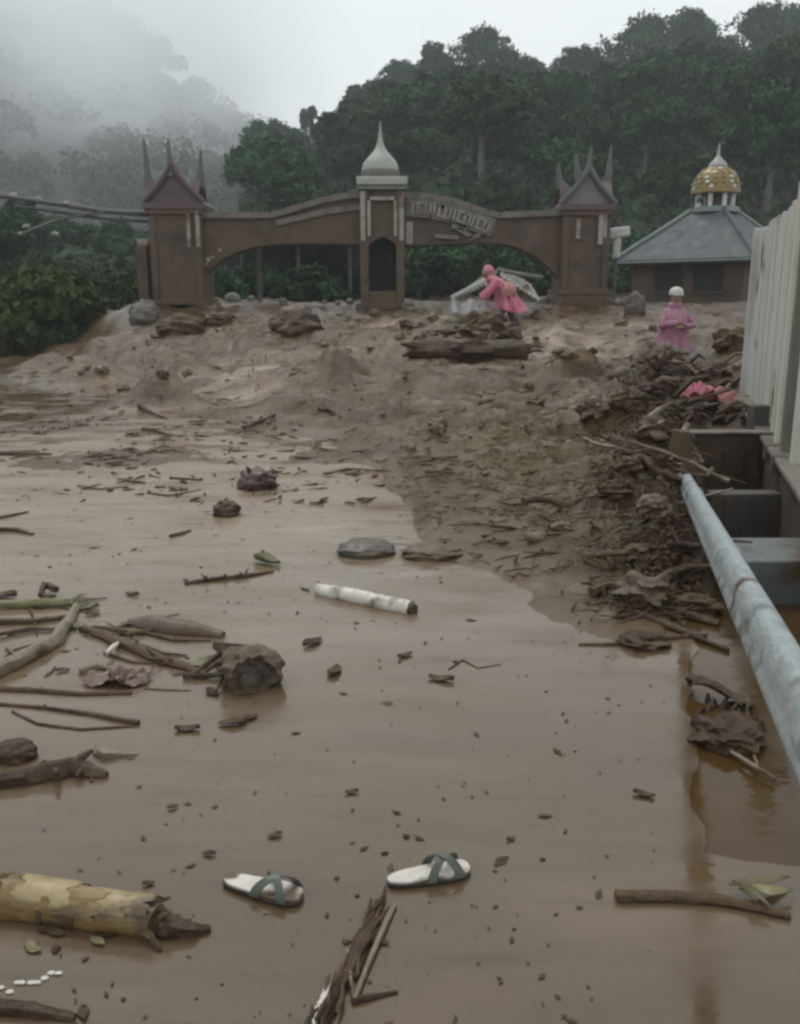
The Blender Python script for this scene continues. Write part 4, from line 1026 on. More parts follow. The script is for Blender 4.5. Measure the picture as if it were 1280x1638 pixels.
def hand(J, E, side, wrist, fwd, up, parentk):
    f = Vector(fwd).normalized(); u = Vector(up).normalized(); s = f.cross(u)
    w = Vector(wrist); J[side + 'palm'] = (tuple(w + f * .06), (.028, .042)); E.append((parentk, side + 'palm'))
    for i, (o_, ln) in enumerate([(-.030, .070), (-.010, .082), (.010, .078), (.028, .062)]):
        a = w + f * .105 + s * o_; b = a + f * ln * .5 - u * .012; c = a + f * ln * .8 - u * .045
        for kx, pt in ((f'{side}f{i}a', a), (f'{side}f{i}b', b), (f'{side}f{i}c', c)): J[kx] = (tuple(pt), .009)
        E += [(side + 'palm', f'{side}f{i}a'), (f'{side}f{i}a', f'{side}f{i}b'), (f'{side}f{i}b', f'{side}f{i}c')]
    a = w + f * .05 - s * .05; b = a + f * .04 - s * .015; J[side + 'ta'] = (tuple(a), .011); J[side + 'tb'] = (tuple(b), .010)
    E += [(side + 'palm', side + 'ta'), (side + 'ta', side + 'tb')]
def face(parent, hc, r, m='skin'):
    """head with face, centred at hc, looking along -y"""
    hx_, hy_, hz_ = hc; o = ORG[parent.name]
    def L(p): return (p[0] + o.x, p[1] + o.y, p[2] + o.z)
    mb = MB().blob(L((hx_, hy_, hz_)), r, 3, .02, 3, 1, (.82, .95, 1.12))
    mb.blob(L((hx_, hy_ - r * .98, hz_ - r * .12)), r * .17, 1, .05, 2, 1, (.8, 1.1, 1.5))
    mb.blob(L((hx_, hy_ - r * .78, hz_ - r * .62)), r * .22, 1, .05, 2, 1, (1.5, .7, .45))
    for s in (-1, 1): mb.blob(L((hx_ + s * r * .84, hy_, hz_ - r * .1)), r * .2, 1, .05, 2, 1, (.4, .8, 1.3))
    h = mb.build('head', m, parent)
    for s in (-1, 1): MB().blob(L((hx_ + s * r * .34, hy_ - r * .86, hz_ + r * .06)), r * .11, 1, 0, 2).build('eye', 'hair', h)
    return h

def poncho_mesh(parent, rings, seed=0, n=40, folds=9, amp=.10):
    """rings: (z, cx, cy, rx, ry) from neck to hem, in the person's own space"""
    o = ORG[parent.name]; vs = []; rs_ = random.Random(seed); ph = rs_.random() * 6
    for j, (z, cx_, cy_, rx_, ry_) in enumerate(rings):
        f = j / (len(rings) - 1)
        for k in range(n):
            a = 2 * math.pi * k / n
            w = 1 + amp * f * (math.sin(folds * a + ph + f * 1.5) + .5 * math.sin((folds * 2 - 3) * a + f * 3))
            vs.append((o.x + cx_ + rx_ * w * math.cos(a), o.y + cy_ + ry_ * w * math.sin(a), o.z + z + .03 * f * math.sin(3 * a + ph) - .02 * f * math.sin(folds * a)))
    fs = [(j * n + k, j * n + (k + 1) % n, (j + 1) * n + (k + 1) % n, (j + 1) * n + k) for j in range(len(rings) - 1) for k in range(n)]
    return MB().add(vs, fs)

# person 1: standing up to the shins in the drift, arms folded under a mauve poncho
q = hit(1082, 556); Yq = 17.6
p1p = at(1082, 458, Yq); p1 = person((p1p.x, Yq, p1p.z - 1.85), R(8), 'person in mauve rain poncho and white helmet standing on the debris', None, None)
J = {'pelvis': ((0, 0, .92), (.15, .11)), 'waist': ((0, 0, 1.08), (.14, .10)), 'chest': ((0, 0, 1.30), (.17, .11)), 'neck': ((0, -.01, 1.46), .055), 'headb': ((0, -.02, 1.52), .06),
     'hipL': ((-.09, 0, .86), .09), 'kneeL': ((-.11, -.03, .48), .06), 'ankL': ((-.12, .02, .09), .045), 'toeL': ((-.13, -.14, .04), .04),
     'hipR': ((.09, 0, .86), .09), 'kneeR': ((.12, -.05, .48), .06), 'ankR': ((.13, .01, .09), .045), 'toeR': ((.15, -.15, .04), .04),
     'shL': ((-.19, 0, 1.39), .06), 'elL': ((-.29, -.07, 1.13), .045), 'wrL': ((-.04, -.30, 1.16), .03),
     'shR': ((.19, 0, 1.39), .06), 'elR': ((.29, -.07, 1.13), .045), 'wrR': ((.05, -.33, 1.09), .03)}
E = [('pelvis', 'waist'), ('waist', 'chest'), ('chest', 'neck'), ('neck', 'headb'), ('pelvis', 'hipL'), ('hipL', 'kneeL'), ('kneeL', 'ankL'), ('ankL', 'toeL'), ('pelvis', 'hipR'), ('hipR', 'kneeR'), ('kneeR', 'ankR'), ('ankR', 'toeR'),
     ('chest', 'shL'), ('shL', 'elL'), ('elL', 'wrL'), ('chest', 'shR'), ('shR', 'elR'), ('elR', 'wrR')]
hand(J, E, 'l', (-.04, -.30, 1.16), (1, -.1, 0), (0, -.5, 1), 'wrL'); hand(J, E, 'r', (.05, -.33, 1.09), (-1, -.1, .1), (0, -.5, 1), 'wrR')
skin_body('body', J, E, 'skin', p1)
def legs_only(J, E, parent):
    K = {k: (J[k][0], tuple(q * 1.18 for q in J[k][1]) if isinstance(J[k][1], tuple) else J[k][1] * 1.18) for k in ('pelvis', 'hipL', 'kneeL', 'ankL', 'hipR', 'kneeR', 'ankR')}
    skin_body('trousers', K, [e for e in E if e[0] in K and e[1] in K], 'trousers', parent)
legs_only(J, E, p1)
h1 = face(p1, (0, -.03, 1.63), .115)
o_ = ORG[p1.name]
MB().lathe((o_.x, o_.y - .02, o_.z + 1.685), [(.130, 0), (.134, .02), (.130, .07), (.105, .12), (.055, .15), (.005, .158)], 20, 1, 1.1).build('helmet', 'white_paint', h1)
MB().box((o_.x, o_.y - .15, o_.z + 1.69), (.18, .07, .014), Matrix.Rotation(R(15), 3, 'X')).build('visor', 'white_paint', h1, bevel=.006)
mp_ = poncho_mesh(p1, [(1.53, 0, -.01, .085, .085), (1.47, 0, 0, .11, .10), (1.41, 0, 0, .20, .14), (1.30, 0, -.02, .25, .18), (1.14, 0, -.04, .29, .22), (1.0, 0, -.03, .27, .21), (.85, -.01, -.02, .29, .22), (.70, -.02, 0, .35, .25), (.56, -.03, 0, .42, .29), (.44, -.04, 0, .47, .31)], 3, 56, 8, .15)
pon = mp_.build('poncho', 'cloth_mauve', p1, angle=180)
for (a, b, c) in [((-.24, -.10, 1.30), (-.31, -.15, 1.13), (-.07, -.30, 1.16)), ((.24, -.10, 1.30), (.31, -.15, 1.12), (.08, -.32, 1.09))]:
    MB().tube([Vector(a) + o_, Vector(a).lerp(Vector(b), .5) + o_, Vector(b) + o_, Vector(b).lerp(Vector(c), .6) + o_, Vector(c) + o_], [.06, .075, .08, .065, .055], 12, .10, seed=3).build('sleeve', 'cloth_mauve', pon)
MB().lathe((o_.x, o_.y, o_.z + 1.46), [(.13, 0), (.135, .04), (.12, .08), (.10, .10)], 18, 1, 1, 5, .06).build('collar', 'cloth_mauve', pon)

# person 2: bent forward, knee deep, pulling at a sheet, pink raincoat with hood
Yq = 21.0; p2p = at(802, 508, Yq)
p2 = person((p2p.x, Yq, p2p.z - .35), R(0), 'person in pink hooded raincoat bending forward beside the collapsed roof', None, None)
J = {'pelvis': ((.12, .05, .80), (.15, .12)), 'waist': ((.04, .03, .95), (.14, .11)), 'chest': ((-.13, 0, 1.12), (.16, .13)), 'neck': ((-.27, 0, 1.24), .055), 'headb': ((-.31, 0, 1.28), .06),
     'hipL': ((.10, -.07, .74), .09), 'kneeL': ((-.02, -.12, .42), .06), 'ankL': ((.08, -.11, .06), .045), 'toeL': ((-.08, -.13, .03), .04),
     'hipR': ((.16, .12, .74), .09), 'kneeR': ((.24, .13, .40), .06), 'ankR': ((.38, .14, .07), .045), 'toeR': ((.24, .16, .03), .04),
     'shL': ((-.17, -.18, 1.16), .06), 'elL': ((-.30, -.25, .92), .045), 'wrL': ((-.46, -.22, .76), .03),
     'shR': ((-.15, .18, 1.16), .06), 'elR': ((-.30, .22, .92), .045), 'wrR': ((-.48, .14, .80), .03)}
hand(J, E2 := list(E[:18]), 'l', (-.46, -.22, .76), (-.8, 0, -.6), (-.5, -.3, .8), 'wrL'); hand(J, E2, 'r', (-.48, .14, .80), (-.8, 0, -.6), (-.5, .3, .8), 'wrR')
skin_body('body', J, E2, 'skin', p2); legs_only(J, E2, p2)
o_ = ORG[p2.name]
h2 = face(p2, (-.37, -.02, 1.34), .11)
MB().blob(Vector((-.325, .045, 1.385)) + o_, .138, 4, .08, 3, 1.4, (1.0, 1.0, 1.05)).build('hood', 'cloth_pink', h2)
coat = poncho_mesh(p2, [(1.31, -.31, 0, .08, .08), (1.26, -.26, 0, .14, .15), (1.20, -.19, 0, .19, .20), (1.12, -.11, 0, .215, .22), (1.0, 0, .01, .22, .23), (.86, .08, .03, .23, .24), (.72, .13, .05, .27, .26), (.60, .17, .06, .31, .29), (.48, .21, .07, .36, .33)], 8, 56, 7, .16).build('raincoat', 'cloth_pink', p2, angle=180)
for sgn, el, wr_ in ((-1, (-.31, -.26, .93), (-.45, -.23, .78)), (1, (-.31, .23, .93), (-.47, .15, .82))):
    MB().tube([Vector((-.15, sgn * .16, 1.17)) + o_, Vector(el) + o_, Vector(wr_) + o_], [.10, .085, .07], 10, .08).build('sleeve', 'cloth_pink', coat)
MB().blob(Vector((.12, -.12, .95)) + o_, .19, 7, .35, 3, 2, (1.1, .7, .9)).build('bag', 'cloth_red', p2)

# collapsed roof behind person 2 and the grey tarpaulin in front
cr = empty('collapsed_roof', at(790, 478, 22.6), 'collapsed pale tin roof lying behind the pink raincoat', 'roof')
def slab(pix, Y0, Y1, m, name, parent, th=.04, corr=True):
    (a, b, c, d) = pix; A = at(*a, Y0); B = at(*b, Y0); C_ = at(*c, Y1); D = at(*d, Y1)
    def fn(u, v): return A.lerp(B, u).lerp(D.lerp(C_, u), v) + Vector((0, 0, .025 * math.sin(u * 60) if corr else 0))
    return MB().grid(fn, 30, 4, th).build(name, m, parent)
slab([(722, 478), (782, 452), (796, 432), (776, 440)], 22.2, 24.2, 'sheet_pale', 'roof_sheet', cr)
slab([(800, 440), (866, 482), (850, 455), (806, 430)], 22.4, 24.4, 'sheet_pale', 'roof_sheet', cr)
MB().tube([at(796, 432, 23.5), at(868, 444, 23.3)], [.07, .05], 6).build('rafter', 'coping', cr)
MB().tube([at(722, 477, 22.1), at(782, 446, 22.6)], [.06, .06], 6).build('rafter', 'dome_white', cr)
MB().add([at(806, 482, 22.7), at(866, 484, 22.7), at(838, 446, 22.9), at(812, 440, 22.9), at(806, 482, 22.8), at(866, 484, 22.8), at(838, 446, 23.0), at(812, 440, 23.0)],
         [(0, 1, 2, 3), (7, 6, 5, 4), (0, 4, 5, 1), (1, 5, 6, 2), (2, 6, 7, 3), (3, 7, 4, 0)]).build('gable_board', 'sheet_pale', cr, smooth=False)
tA = at(728, 506, 20.5); 
def tarp(u, v):
    p = at(722 + 78 * u, 504 - 26 * v * (1 - .25 * u), 20.4 + 1.1 * v)
    return p + Vector((0, 0, .05 * math.sin(u * 9 + v * 3) + .03 * math.sin(u * 21)))
o = MB().grid(tarp, 24, 10, .02).build('grey_tarpaulin', 'tarp_grey'); tag(o, 'crumpled grey tarpaulin in front of the bending person', 'tarpaulin')

# red and pink cloth bundle caught in the drift by the railing
p = hit(1122, 658); s_ = p.y / F
cb = empty('cloth_bundle', p, 'crumpled red and pink cloth caught in the branches by the fence', 'cloth')
def rag(w, d, seed, hgt, dx):
    q = random.Random(seed); ph = [q.random() * 6 for _ in range(6)]
    def fn(u, v):
        x = (u - .5) * w * (1 + .15 * math.sin(v * 7 + ph[0])) + dx; y = (v - .5) * d * (1 + .2 * math.sin(u * 6 + ph[1]))
        z = hgt * (1 - (2 * u - 1) ** 2 * .7) * (1 - (2 * v - 1) ** 2 * .5) + hgt * .35 * math.sin(u * 13 + v * 5 + ph[2]) + hgt * .25 * math.sin(v * 17 - u * 9 + ph[3])
        return p + Vector((x, y + .05, max(z, .0) + 14 * s_))
    return fn
MB().grid(rag(88 * s_, .42, 2, .14, 0), 30, 18, .01).build('wrap', 'cloth_red', cb, angle=180)
MB().grid(rag(52 * s_, .30, 5, .12, -10 * s_), 24, 14, .01).build('fold', 'cloth_pink', cb, angle=180).location = (0, -.06, .05)
MB().grid(rag(40 * s_, .30, 8, .07, 40 * s_), 18, 10, .01).build('torn_edge', 'cloth_red', cb, angle=180).location = (0, .02, -.02)

# ================================================================== THINGS LYING IN THE WATER AND MUD
# sandals
def sandal(c, ang, length, label, flip=1, tilt=0):
    c = Vector(c); o = empty('sandal', c, label, 'sandal', 'pair of sandals'); o.rotation_euler = (0, 0, 0)
    ca, sa = math.cos(ang), math.sin(ang)
    def W(x, y, z): return c + Vector((x * ca - y * sa, x * sa + y * ca, z + x * tilt))
    L = length; n = 28; outl = []
    for i in range(n):
        a = 2 * math.pi * i / n; x = math.cos(a) * L / 2
        t = (x / L + .5); w = .19 * L * (.62 + .42 * t - .10 * math.exp(-((t - .42) / .14) ** 2)) * 2 * .5
        outl.append((math.copysign(abs(math.cos(a)) ** .85, math.cos(a)) * L / 2, math.copysign(abs(math.sin(a)) ** .72, math.sin(a)) * w))
    def layer(z0, z1, k, m, name, parent):
        vs = [W(x * k, y * k, z0) for x, y in outl] + [W(x * k, y * k, z1) for x, y in outl]
        fs = [tuple(range(n - 1, -1, -1)), tuple(range(n, 2 * n))] + [(i, (i + 1) % n, (i + 1) % n + n, i + n) for i in range(n)]
        return MB().add(vs, fs).build(name, m, parent, bevel=.002)
    layer(.0, .010, 1.0, 'sole_dark', 'outsole', o); s1 = layer(.0105, .019, .985, 'sole_white', 'footbed', o)
    # broad crossed straps arching over the front half
    for (x0, x1, hh, wd) in [(-.005, .095, .040, .030), (.085, .005, .046, .028)]:
        def st(u, v, x0=x0, x1=x1, hh=hh, wd=wd):
            yy = (u - .5) * L * .35; xx = (x0 + (x1 - x0) * u) * L / .26 + (v - .5) * wd
            return W(xx, yy, .010 + (hh + .006) * math.sin(math.pi * min(max(u, 0), 1)) ** .6)
        MB().grid(st, 12, 3, .004).build('strap', 'strap_green', o)
    return o
pL = hit(420, 1432); pR = hit(686, 1408)
sandal(pL + Vector((0, 0, .004)), R(-20), .255, 'white soled sandal with green straps, left of the pair, toe turned away')
sandal(pR + Vector((0, 0, .004)), R(16), .255, 'white soled sandal with green straps, right of the pair')

# chip and leaves
def leaf(px, py, wpx, label=None, group=None, m='leaf_dead', seed=0, ang=None, name='dead_leaf', curl=.5):
    p = hit(px, py); t = p.y / ray(px, py).y; w = wpx / F * t; q = random.Random(seed + px); a = q.uniform(-.7, .7) if ang is None else ang
    d = Vector((math.cos(a), math.sin(a), 0)); s = Vector((-d.y, d.x, 0)); tw = q.uniform(-.4, .4)
    def fn(u, v):
        ww = w * .5 * math.sin(math.pi * (.06 + .9 * u)) ** .8; c = (v - .5)
        return p + d * w * (u - .5) + s * c * ww + Vector((0, 0, .006 + curl * w * .35 * (abs(c) * (1 + .6 * math.sin(u * 5 + seed)) * 1.0 + .35 * (u - .5) ** 2 * 2 + tw * c * u)))
    o = MB().grid(fn, 7, 4, .0025).build(name, m)
    return tag(o, label, 'leaf', group)
# peeled banana stem, lower left
def rings(root, Q, RR):
    for i in (3, 6, 8, 9):
        if i < len(Q): 
            d = (Q[min(i + 1, len(Q) - 1)] - Q[i - 1]).normalized()
            MB().tube([Q[i] - d * .008, Q[i] + d * .010], RR[i] * 1.05, 14, .05, seed=i).build('leaf_scar', 'bark', root)
def peel(root, Q, RR):
    q = random.Random(3)
    for i in range(6):
        j = q.randrange(3, len(Q) - 2); d = (Q[j + 1] - Q[j - 1]).normalized(); sd = Vector((0, 0, 1)).cross(d).normalized(); up = d.cross(sd)
        a0 = q.uniform(-.2, 1.0); aw = q.uniform(1.4, 2.2); ln = q.uniform(.10, .20); ph = q.random() * 6
        def fn(u, v, i=i, c=Q[j], d=d, sd=sd, up=up, r=RR[j] * 1.0, a0=a0, aw=aw, ln=ln, ph=ph):
            an = a0 + (v - .5) * aw; k = 1.03 + .012 * i + .03 * u * u
            uu = (u - .5) * ln + (.012 * math.sin(v * 13 + ph) + .008 * math.sin(v * 29 + ph * 2)) * (1 if u > .5 else -1)
            return c + d * uu + (up * math.cos(an) - sd * math.sin(an)) * r * k
        MB().grid(fn, 6, 16, .002).build('peeled_sheath', 'banana_sheath' if i % 3 else 'banana_yellow', root)
log([(-60, 1447), (60, 1462), (150, 1474), (255, 1492)], [.062, .060, .056, .047], 'banana_yellow', 'thick yellow banana stem with a frayed dark end, lower left', 'felled_banana', 'banana stem', 18, .04, .8,
    [rings, peel, frayed(1, 14, .11, 'bark_dark', 8, .9, .28)], seed=2)
log([(245, 1490), (300, 1498), (338, 1492)], [.032, .026, .008], 'bark_dark', 'dark rotten wood spilling from the end of the yellow banana stem', 'rotten_wood', 'wood', 8, .3, .6)
# frayed bundle at the bottom centre
def fibres(root, Q, RR):
    q = random.Random(12)
    for i in range(46):
        t = q.random(); j = min(int(t * (len(Q) - 1)), len(Q) - 2); b = Q[j].lerp(Q[j + 1], t * (len(Q) - 1) - j)
        a = b + Vector((q.uniform(-.028, .028), q.uniform(-.02, .02), q.uniform(0, .02)))
        d = Vector((.33 + q.uniform(-.35, .25), 1, q.uniform(-.05, .12))).normalized() * q.uniform(.05, .13)
        MB().tube([a - d * .5, a + Vector((q.uniform(-.006, .006), 0, .004)), a + d * .5], [.004, .006, .002], 5, .25, seed=i).build('fibre', 'bark_dark' if i % 4 else 'bark', root)
log([(505, 1650), (540, 1590), (585, 1510), (605, 1450)], [.018, .020, .022, .010], 'bark_dark', 'dark frayed bundle of fibres at the bottom centre below the sandals', 'fibre_bundle', 'plant debris', 8, .2, .6, [fibres], seed=4)
log([(566, 1608), (585, 1560), (608, 1505), (632, 1452)], [.006, .007, .008, .006], 'wood_pale', 'pale bent stick lying along the frayed fibre bundle', 'stick', 'stick', 7, .1, 1.6)
log([(556, 1530), (560, 1568), (566, 1610)], [.005, .006, .004], 'wood_pale', 'short pale twig stuck in the frayed fibre bundle', 'twig', 'twig', 6, .1, 3.2)
log([(563, 1606), (600, 1596), (636, 1590)], [.009, .007, .004], 'bark_dark', 'dark side twig jutting from the frayed fibre bundle', 'twig', 'twig', 6, .15, 1.0)
def knots(root, Q, RR):
    for i in range(0, len(Q), 1):
        MB().blob(Q[i] + Vector((0, 0, .003)), .012, i, .2, 2, squash=(1, 1.25, .8)).build('knot', 'white_stem', root)
log([(500, 1648), (524, 1602), (546, 1574)], [.006, .006, .004], 'wood_pale', 'knotted white cord trailing off the bottom edge', 'knotted_cord', 'cord', 6, .05, 2.4, [knots])
# brown stick with a yellow leaf, lower right
def leafend(root, Q, RR):
    for (a, b, c, m) in [((1165, 1430), (1215, 1432), (1262, 1418), 'straw'), ((1170, 1425), (1200, 1445), (1235, 1470), 'straw'), ((1185, 1430), (1225, 1445), (1268, 1440), 'leaf_olive'), ((1180, 1438), (1200, 1452), (1210, 1468), 'straw')]:
        A, B, C_ = [hit(*p) for p in (a, b, c)]
        def fn(u, v):
            p = A.lerp(B, u * 2) if u < .5 else B.lerp(C_, u * 2 - 1); w = .022 * math.sin(math.pi * min(max(u, .04), .97))
            return p + Vector((0, (v - .5) * w * 2, .03 - .012 * abs(v - .5) + .018 * math.sin(3 * u)))
        MB().grid(fn, 10, 4, .002).build('leaf', m, root)
log([(985, 1440), (1070, 1440), (1150, 1446), (1266, 1470)], [.018, .017, .016, .013], 'bark', 'straight brown stick with a yellow leaf at its end, lower right', 'stick', 'stick', 9, .1, .9, [leafend])
# white stem
def nodes(root, Q, RR):
    for i in range(0, len(Q), 2):
        d = (Q[min(i + 1, len(Q) - 1)] - Q[max(i - 1, 0)]).normalized(); MB().tube([Q[i] - d * .012, Q[i], Q[i] + d * .012], [RR[i] * .98, RR[i] * 1.10, RR[i] * .98], 14).build('node_ring', 'white_stem', root)
    e = Q[-1]; d = (Q[-1] - Q[-2]).normalized(); MB().tube([e - d * .005, e + d * .022], [RR[-1] * .96, RR[-1] * .7], 12, .12).build('cut_end', 'bark_dark', root)
log([(513, 950), (560, 960), (610, 970), (658, 980)], [.040, .044, .046, .044], 'white_stem', 'white ridged plant stem floating in the middle of the water', 'banana_shoot', 'plant stem', 14, .02, .7, [nodes])
# half sunk pieces on the left
log([(207, 998), (240, 1004), (300, 1012), (358, 1020)], [.022, .060, .062, .026], 'stone', 'spindle shaped muddy log half sunk left of centre', 'sunken_log', 'log', 12, .06, .1)
log([(296, 936), (340, 930), (390, 925), (438, 916)], [.012, .018, .016, .007], 'bark_dark', 'dark knobbly stick floating left of the white stem', 'stick', 'stick', 8, .3, .6, [stubs(7, .07, 'bark_dark', 3, .5)])
# thick branches and stalks at the left edge
log([(-40, 1095), (40, 1062), (90, 1030), (124, 975)], [.040, .036, .034, .022], 'wood_pale', 'curved pale branch rising at the left edge', 'branch', 'branch', 10, .12, 1.0, [frayed(1, 6, .12, 'leaf_olive', 3, .7, .25)])
log([(-40, 975), (40, 972), (118, 968)], [.028, .028, .024], 'leaf_olive', 'greenish stalk lying behind the curved pale branch', 'stalk', 'stalk', 10, .12, .9, [frayed(1, 8, .14, 'leaf_olive', 6, .9, .25)])
log([(-40, 1000), (50, 998), (110, 990)], [.020, .018, .014], 'bark', 'brown stalk lying just below the greenish one', 'stalk', 'stalk', 8, .12, .9)
log([(66, 962), (72, 945), (90, 956)], [.014, .02, .02], 'bark_dark', 'dark broken stub standing on the greenish stalk', 'stub', 'branch', 8, .2, 2.2)
log([(125, 968), (150, 962), (172, 958)], [.006, .005, .003], 'bark', 'thin twig pointing right off the tip of the curved branch', 'twig', 'twig', 6, .1, 2)
log([(132, 1008), (190, 1030), (250, 1058), (330, 1082)], [.022, .026, .024, .016], 'bark', 'rough brown branch running from the curved branch to the hollow stump', 'branch', 'branch', 9, .25, .7, [stubs(5, .08, 'bark_dark', 5, .4)])
log([(172, 1056), (184, 1044), (190, 1036)], [.010, .012, .008], 'white_stem', 'small white stick standing on the rough brown branch', 'stick', 'stick', 6, .1, 3)
for i, (pts, r, m, lab) in enumerate([
    ([(-30, 1104), (60, 1108), (130, 1114), (212, 1112)], [.012, .013, .012, .010], 'bark', 'uppermost of three thin stalks reaching in from the left edge'),
    ([(-30, 1126), (70, 1136), (150, 1146), (222, 1160)], [.008, .009, .010, .012], 'bark_dark', 'middle one of three thin stalks, ending in a dark tip'),
    ([(20, 1140), (60, 1160), (130, 1168), (215, 1164)], [.006, .006, .006, .005], 'bark_dark', 'lowest and thinnest of three stalks from the left edge'),
    ([(232, 1104), (270, 1106), (305, 1107)], [.004, .004, .003], 'bark', 'hair thin twig below the rough brown branch')]):
    log(pts, r, m, lab, 'stalk', 'stalk', 7, .15, .8, seed=i)
rock(18, 1222, 66, 36, 'dark rounded lump cut by the left edge', 'bark_dark', 51, 'mud_lump', 'mud lump', amp=.2)
log([(-40, 1262), (50, 1250), (110, 1236), (172, 1245)], [.030, .035, .042, .016], 'bark_dark', 'dark twisted driftwood low at the left edge', 'driftwood', 'driftwood', 10, .22, .5, [stubs(4, .10, 'bark_dark', 9, .5)])
log([(155, 1206), (170, 1212), (222, 1208)], [.022, .024, .004], 'wood_pale', 'small pointed wood chip beside the twisted driftwood', 'wood_chip', 'wood chip', 8, .15, .5)
rq = random.Random(33)
for i in range(20):
    px = rq.uniform(-10, 300); py = rq.uniform(960, 1075) + px * .08; a = rq.gauss(.25, .6); ln = rq.uniform(30, 120)
    e = (px + ln * math.cos(a), py + ln * math.sin(a) * .45); mm = ((px + e[0]) / 2 + rq.uniform(-6, 6), (py + e[1]) / 2 + rq.uniform(-8, 8))
    r = rq.choice([.004, .006, .008, .012])
    log([(px, py), mm, e], [r, r, r * .5], ['bark', 'bark_dark', 'leaf_olive', 'bark', 'wood_pale'][i % 5], 'thin muddy twig in the tangle between the left edge and the hollow stump', 'twig', 'twig', 6, .2, 1.3, group='twigs in the left tangle', seed=i)
for i in range(12):
    leaf(rq.uniform(0, 330), rq.uniform(955, 1100), rq.uniform(22, 50), 'wet leaf scrap caught in the tangle at the left edge', 'leaf scraps in the left tangle', seed=140 + i, m=['leaf_dead', 'leaf_olive', 'leaf_dead'][i % 3], curl=.5)
# hollow stump
p = hit(400, 1100); st = empty('hollow_stump', p, 'muddy hollow stump sticking out of the water left of centre', 'stump')
def hollow_shell(c, r, seed):
    bm = bmesh.new(); bmesh.ops.create_icosphere(bm, subdivisions=4, radius=1.0)
    vs = np.array([v.co[:] for v in bm.verts]); fs = [[v.index for v in f.verts] for f in bm.faces]; bm.free()
    ax = np.array([.30, -.80, .12]); ax /= np.linalg.norm(ax); dt = vs @ ax
    wob = .12 * fbm(vs[:, 0] * 3 + seed, vs[:, 2] * 3, 3)
    k = 1 + .28 * fbm(vs[:, 0] * 1.6 + seed, vs[:, 1] * 1.6 + vs[:, 2] * 2.1, 4)
    hole = sstep(.72, .86, dt + wob)
    out = vs * k[:, None] * np.array(r)
    out = out * (1 - .0 * hole[:, None]) - ax[None] * (hole * .75 * r[0])[:, None]
    return MB().add((out + np.array(c)).tolist(), fs)
hollow_shell(p + Vector((0, .04, .07)), (.135, .13, .115), 3).build('shell', 'stone', st)
for (a, b, r) in [((355, 1062), (300, 1090), .016), ((350, 1078), (318, 1086), .012), ((345, 1050), (420, 1040), .02), ((365, 1090), (345, 1112), .012)]:
    A, B = hit(*a), hit(*b); MB().tube([p.lerp(A, .6) + Vector((0, 0, .07)), A + Vector((0, 0, .05)), B + Vector((0, 0, .01))], [r * 1.3, r, r * .5], 7, .2, seed=a[0]).build('root', 'bark_dark', st)
# clay pot, husk and similar round things
def round_thing(px, py, wpx, hpx, m, label, name, cat, seed, parts=True):
    p = hit(px, py); t = p.y / ray(px, py).y; w = wpx / F * t; h = hpx / F * t
    root = empty(name, p, label, cat)
    MB().blob(p + Vector((0, w * .3, h * .22)), 1, seed, .28, 4, 1.5, (w / 2, w / 2, h * .62)).build('shell', m, root)
    MB().tube([p + Vector((-w * .1, w * .2, h * .6)), p + Vector((-w * .2, w * .1, h * .95))], [w * .08, w * .04], 7, .2).build('stalk', 'bark_dark', root)
    return root
round_thing(408, 784, 62, 38, 'pot_red', 'dark red brown coconut lying in the shallow water', 'coconut', 'coconut', 4)
round_thing(360, 826, 44, 26, 'bark_dark', 'small dark coconut husk just below the red brown coconut', 'coconut_husk', 'coconut', 9)
# pinkish plastic shoe
p = hit(188, 1092); ps = empty('plastic_wrapper', p, 'crumpled faded pink plastic wrapper under the rough brown branch', 'wrapper')
def wrapper(w, d, seed, hgt, dx=0.0):
    q = random.Random(seed); ph = [q.random() * 6 for _ in range(6)]
    def fn(u, v):
        x = (u - .5) * w + .012 * math.sin(v * 9 + ph[0]) + dx; y = (v - .5) * d * (.6 + .5 * math.sin(math.pi * u)) + .012 * math.sin(u * 11 + ph[1])
        z = .006 + hgt * abs(math.sin(u * 5 + v * 3 + ph[2]) * math.sin(v * 6 - u * 4 + ph[3])) + hgt * .25 * abs(math.sin(u * 19 + ph[4]))
        return p + Vector((x, y, z))
    return fn
MB().grid(wrapper(.28, .15, 3, .035), 22, 12, .002).build('film', 'plastic_pink', ps, angle=30)
MB().grid(wrapper(.15, .09, 7, .05, .05), 14, 9, .002).build('fold', 'plastic_pink', ps, angle=30)
leaf(428, 902, 52, 'olive curled leaf floating above the dark knobbly stick', m='leaf_olive', ang=-.5, curl=.9)
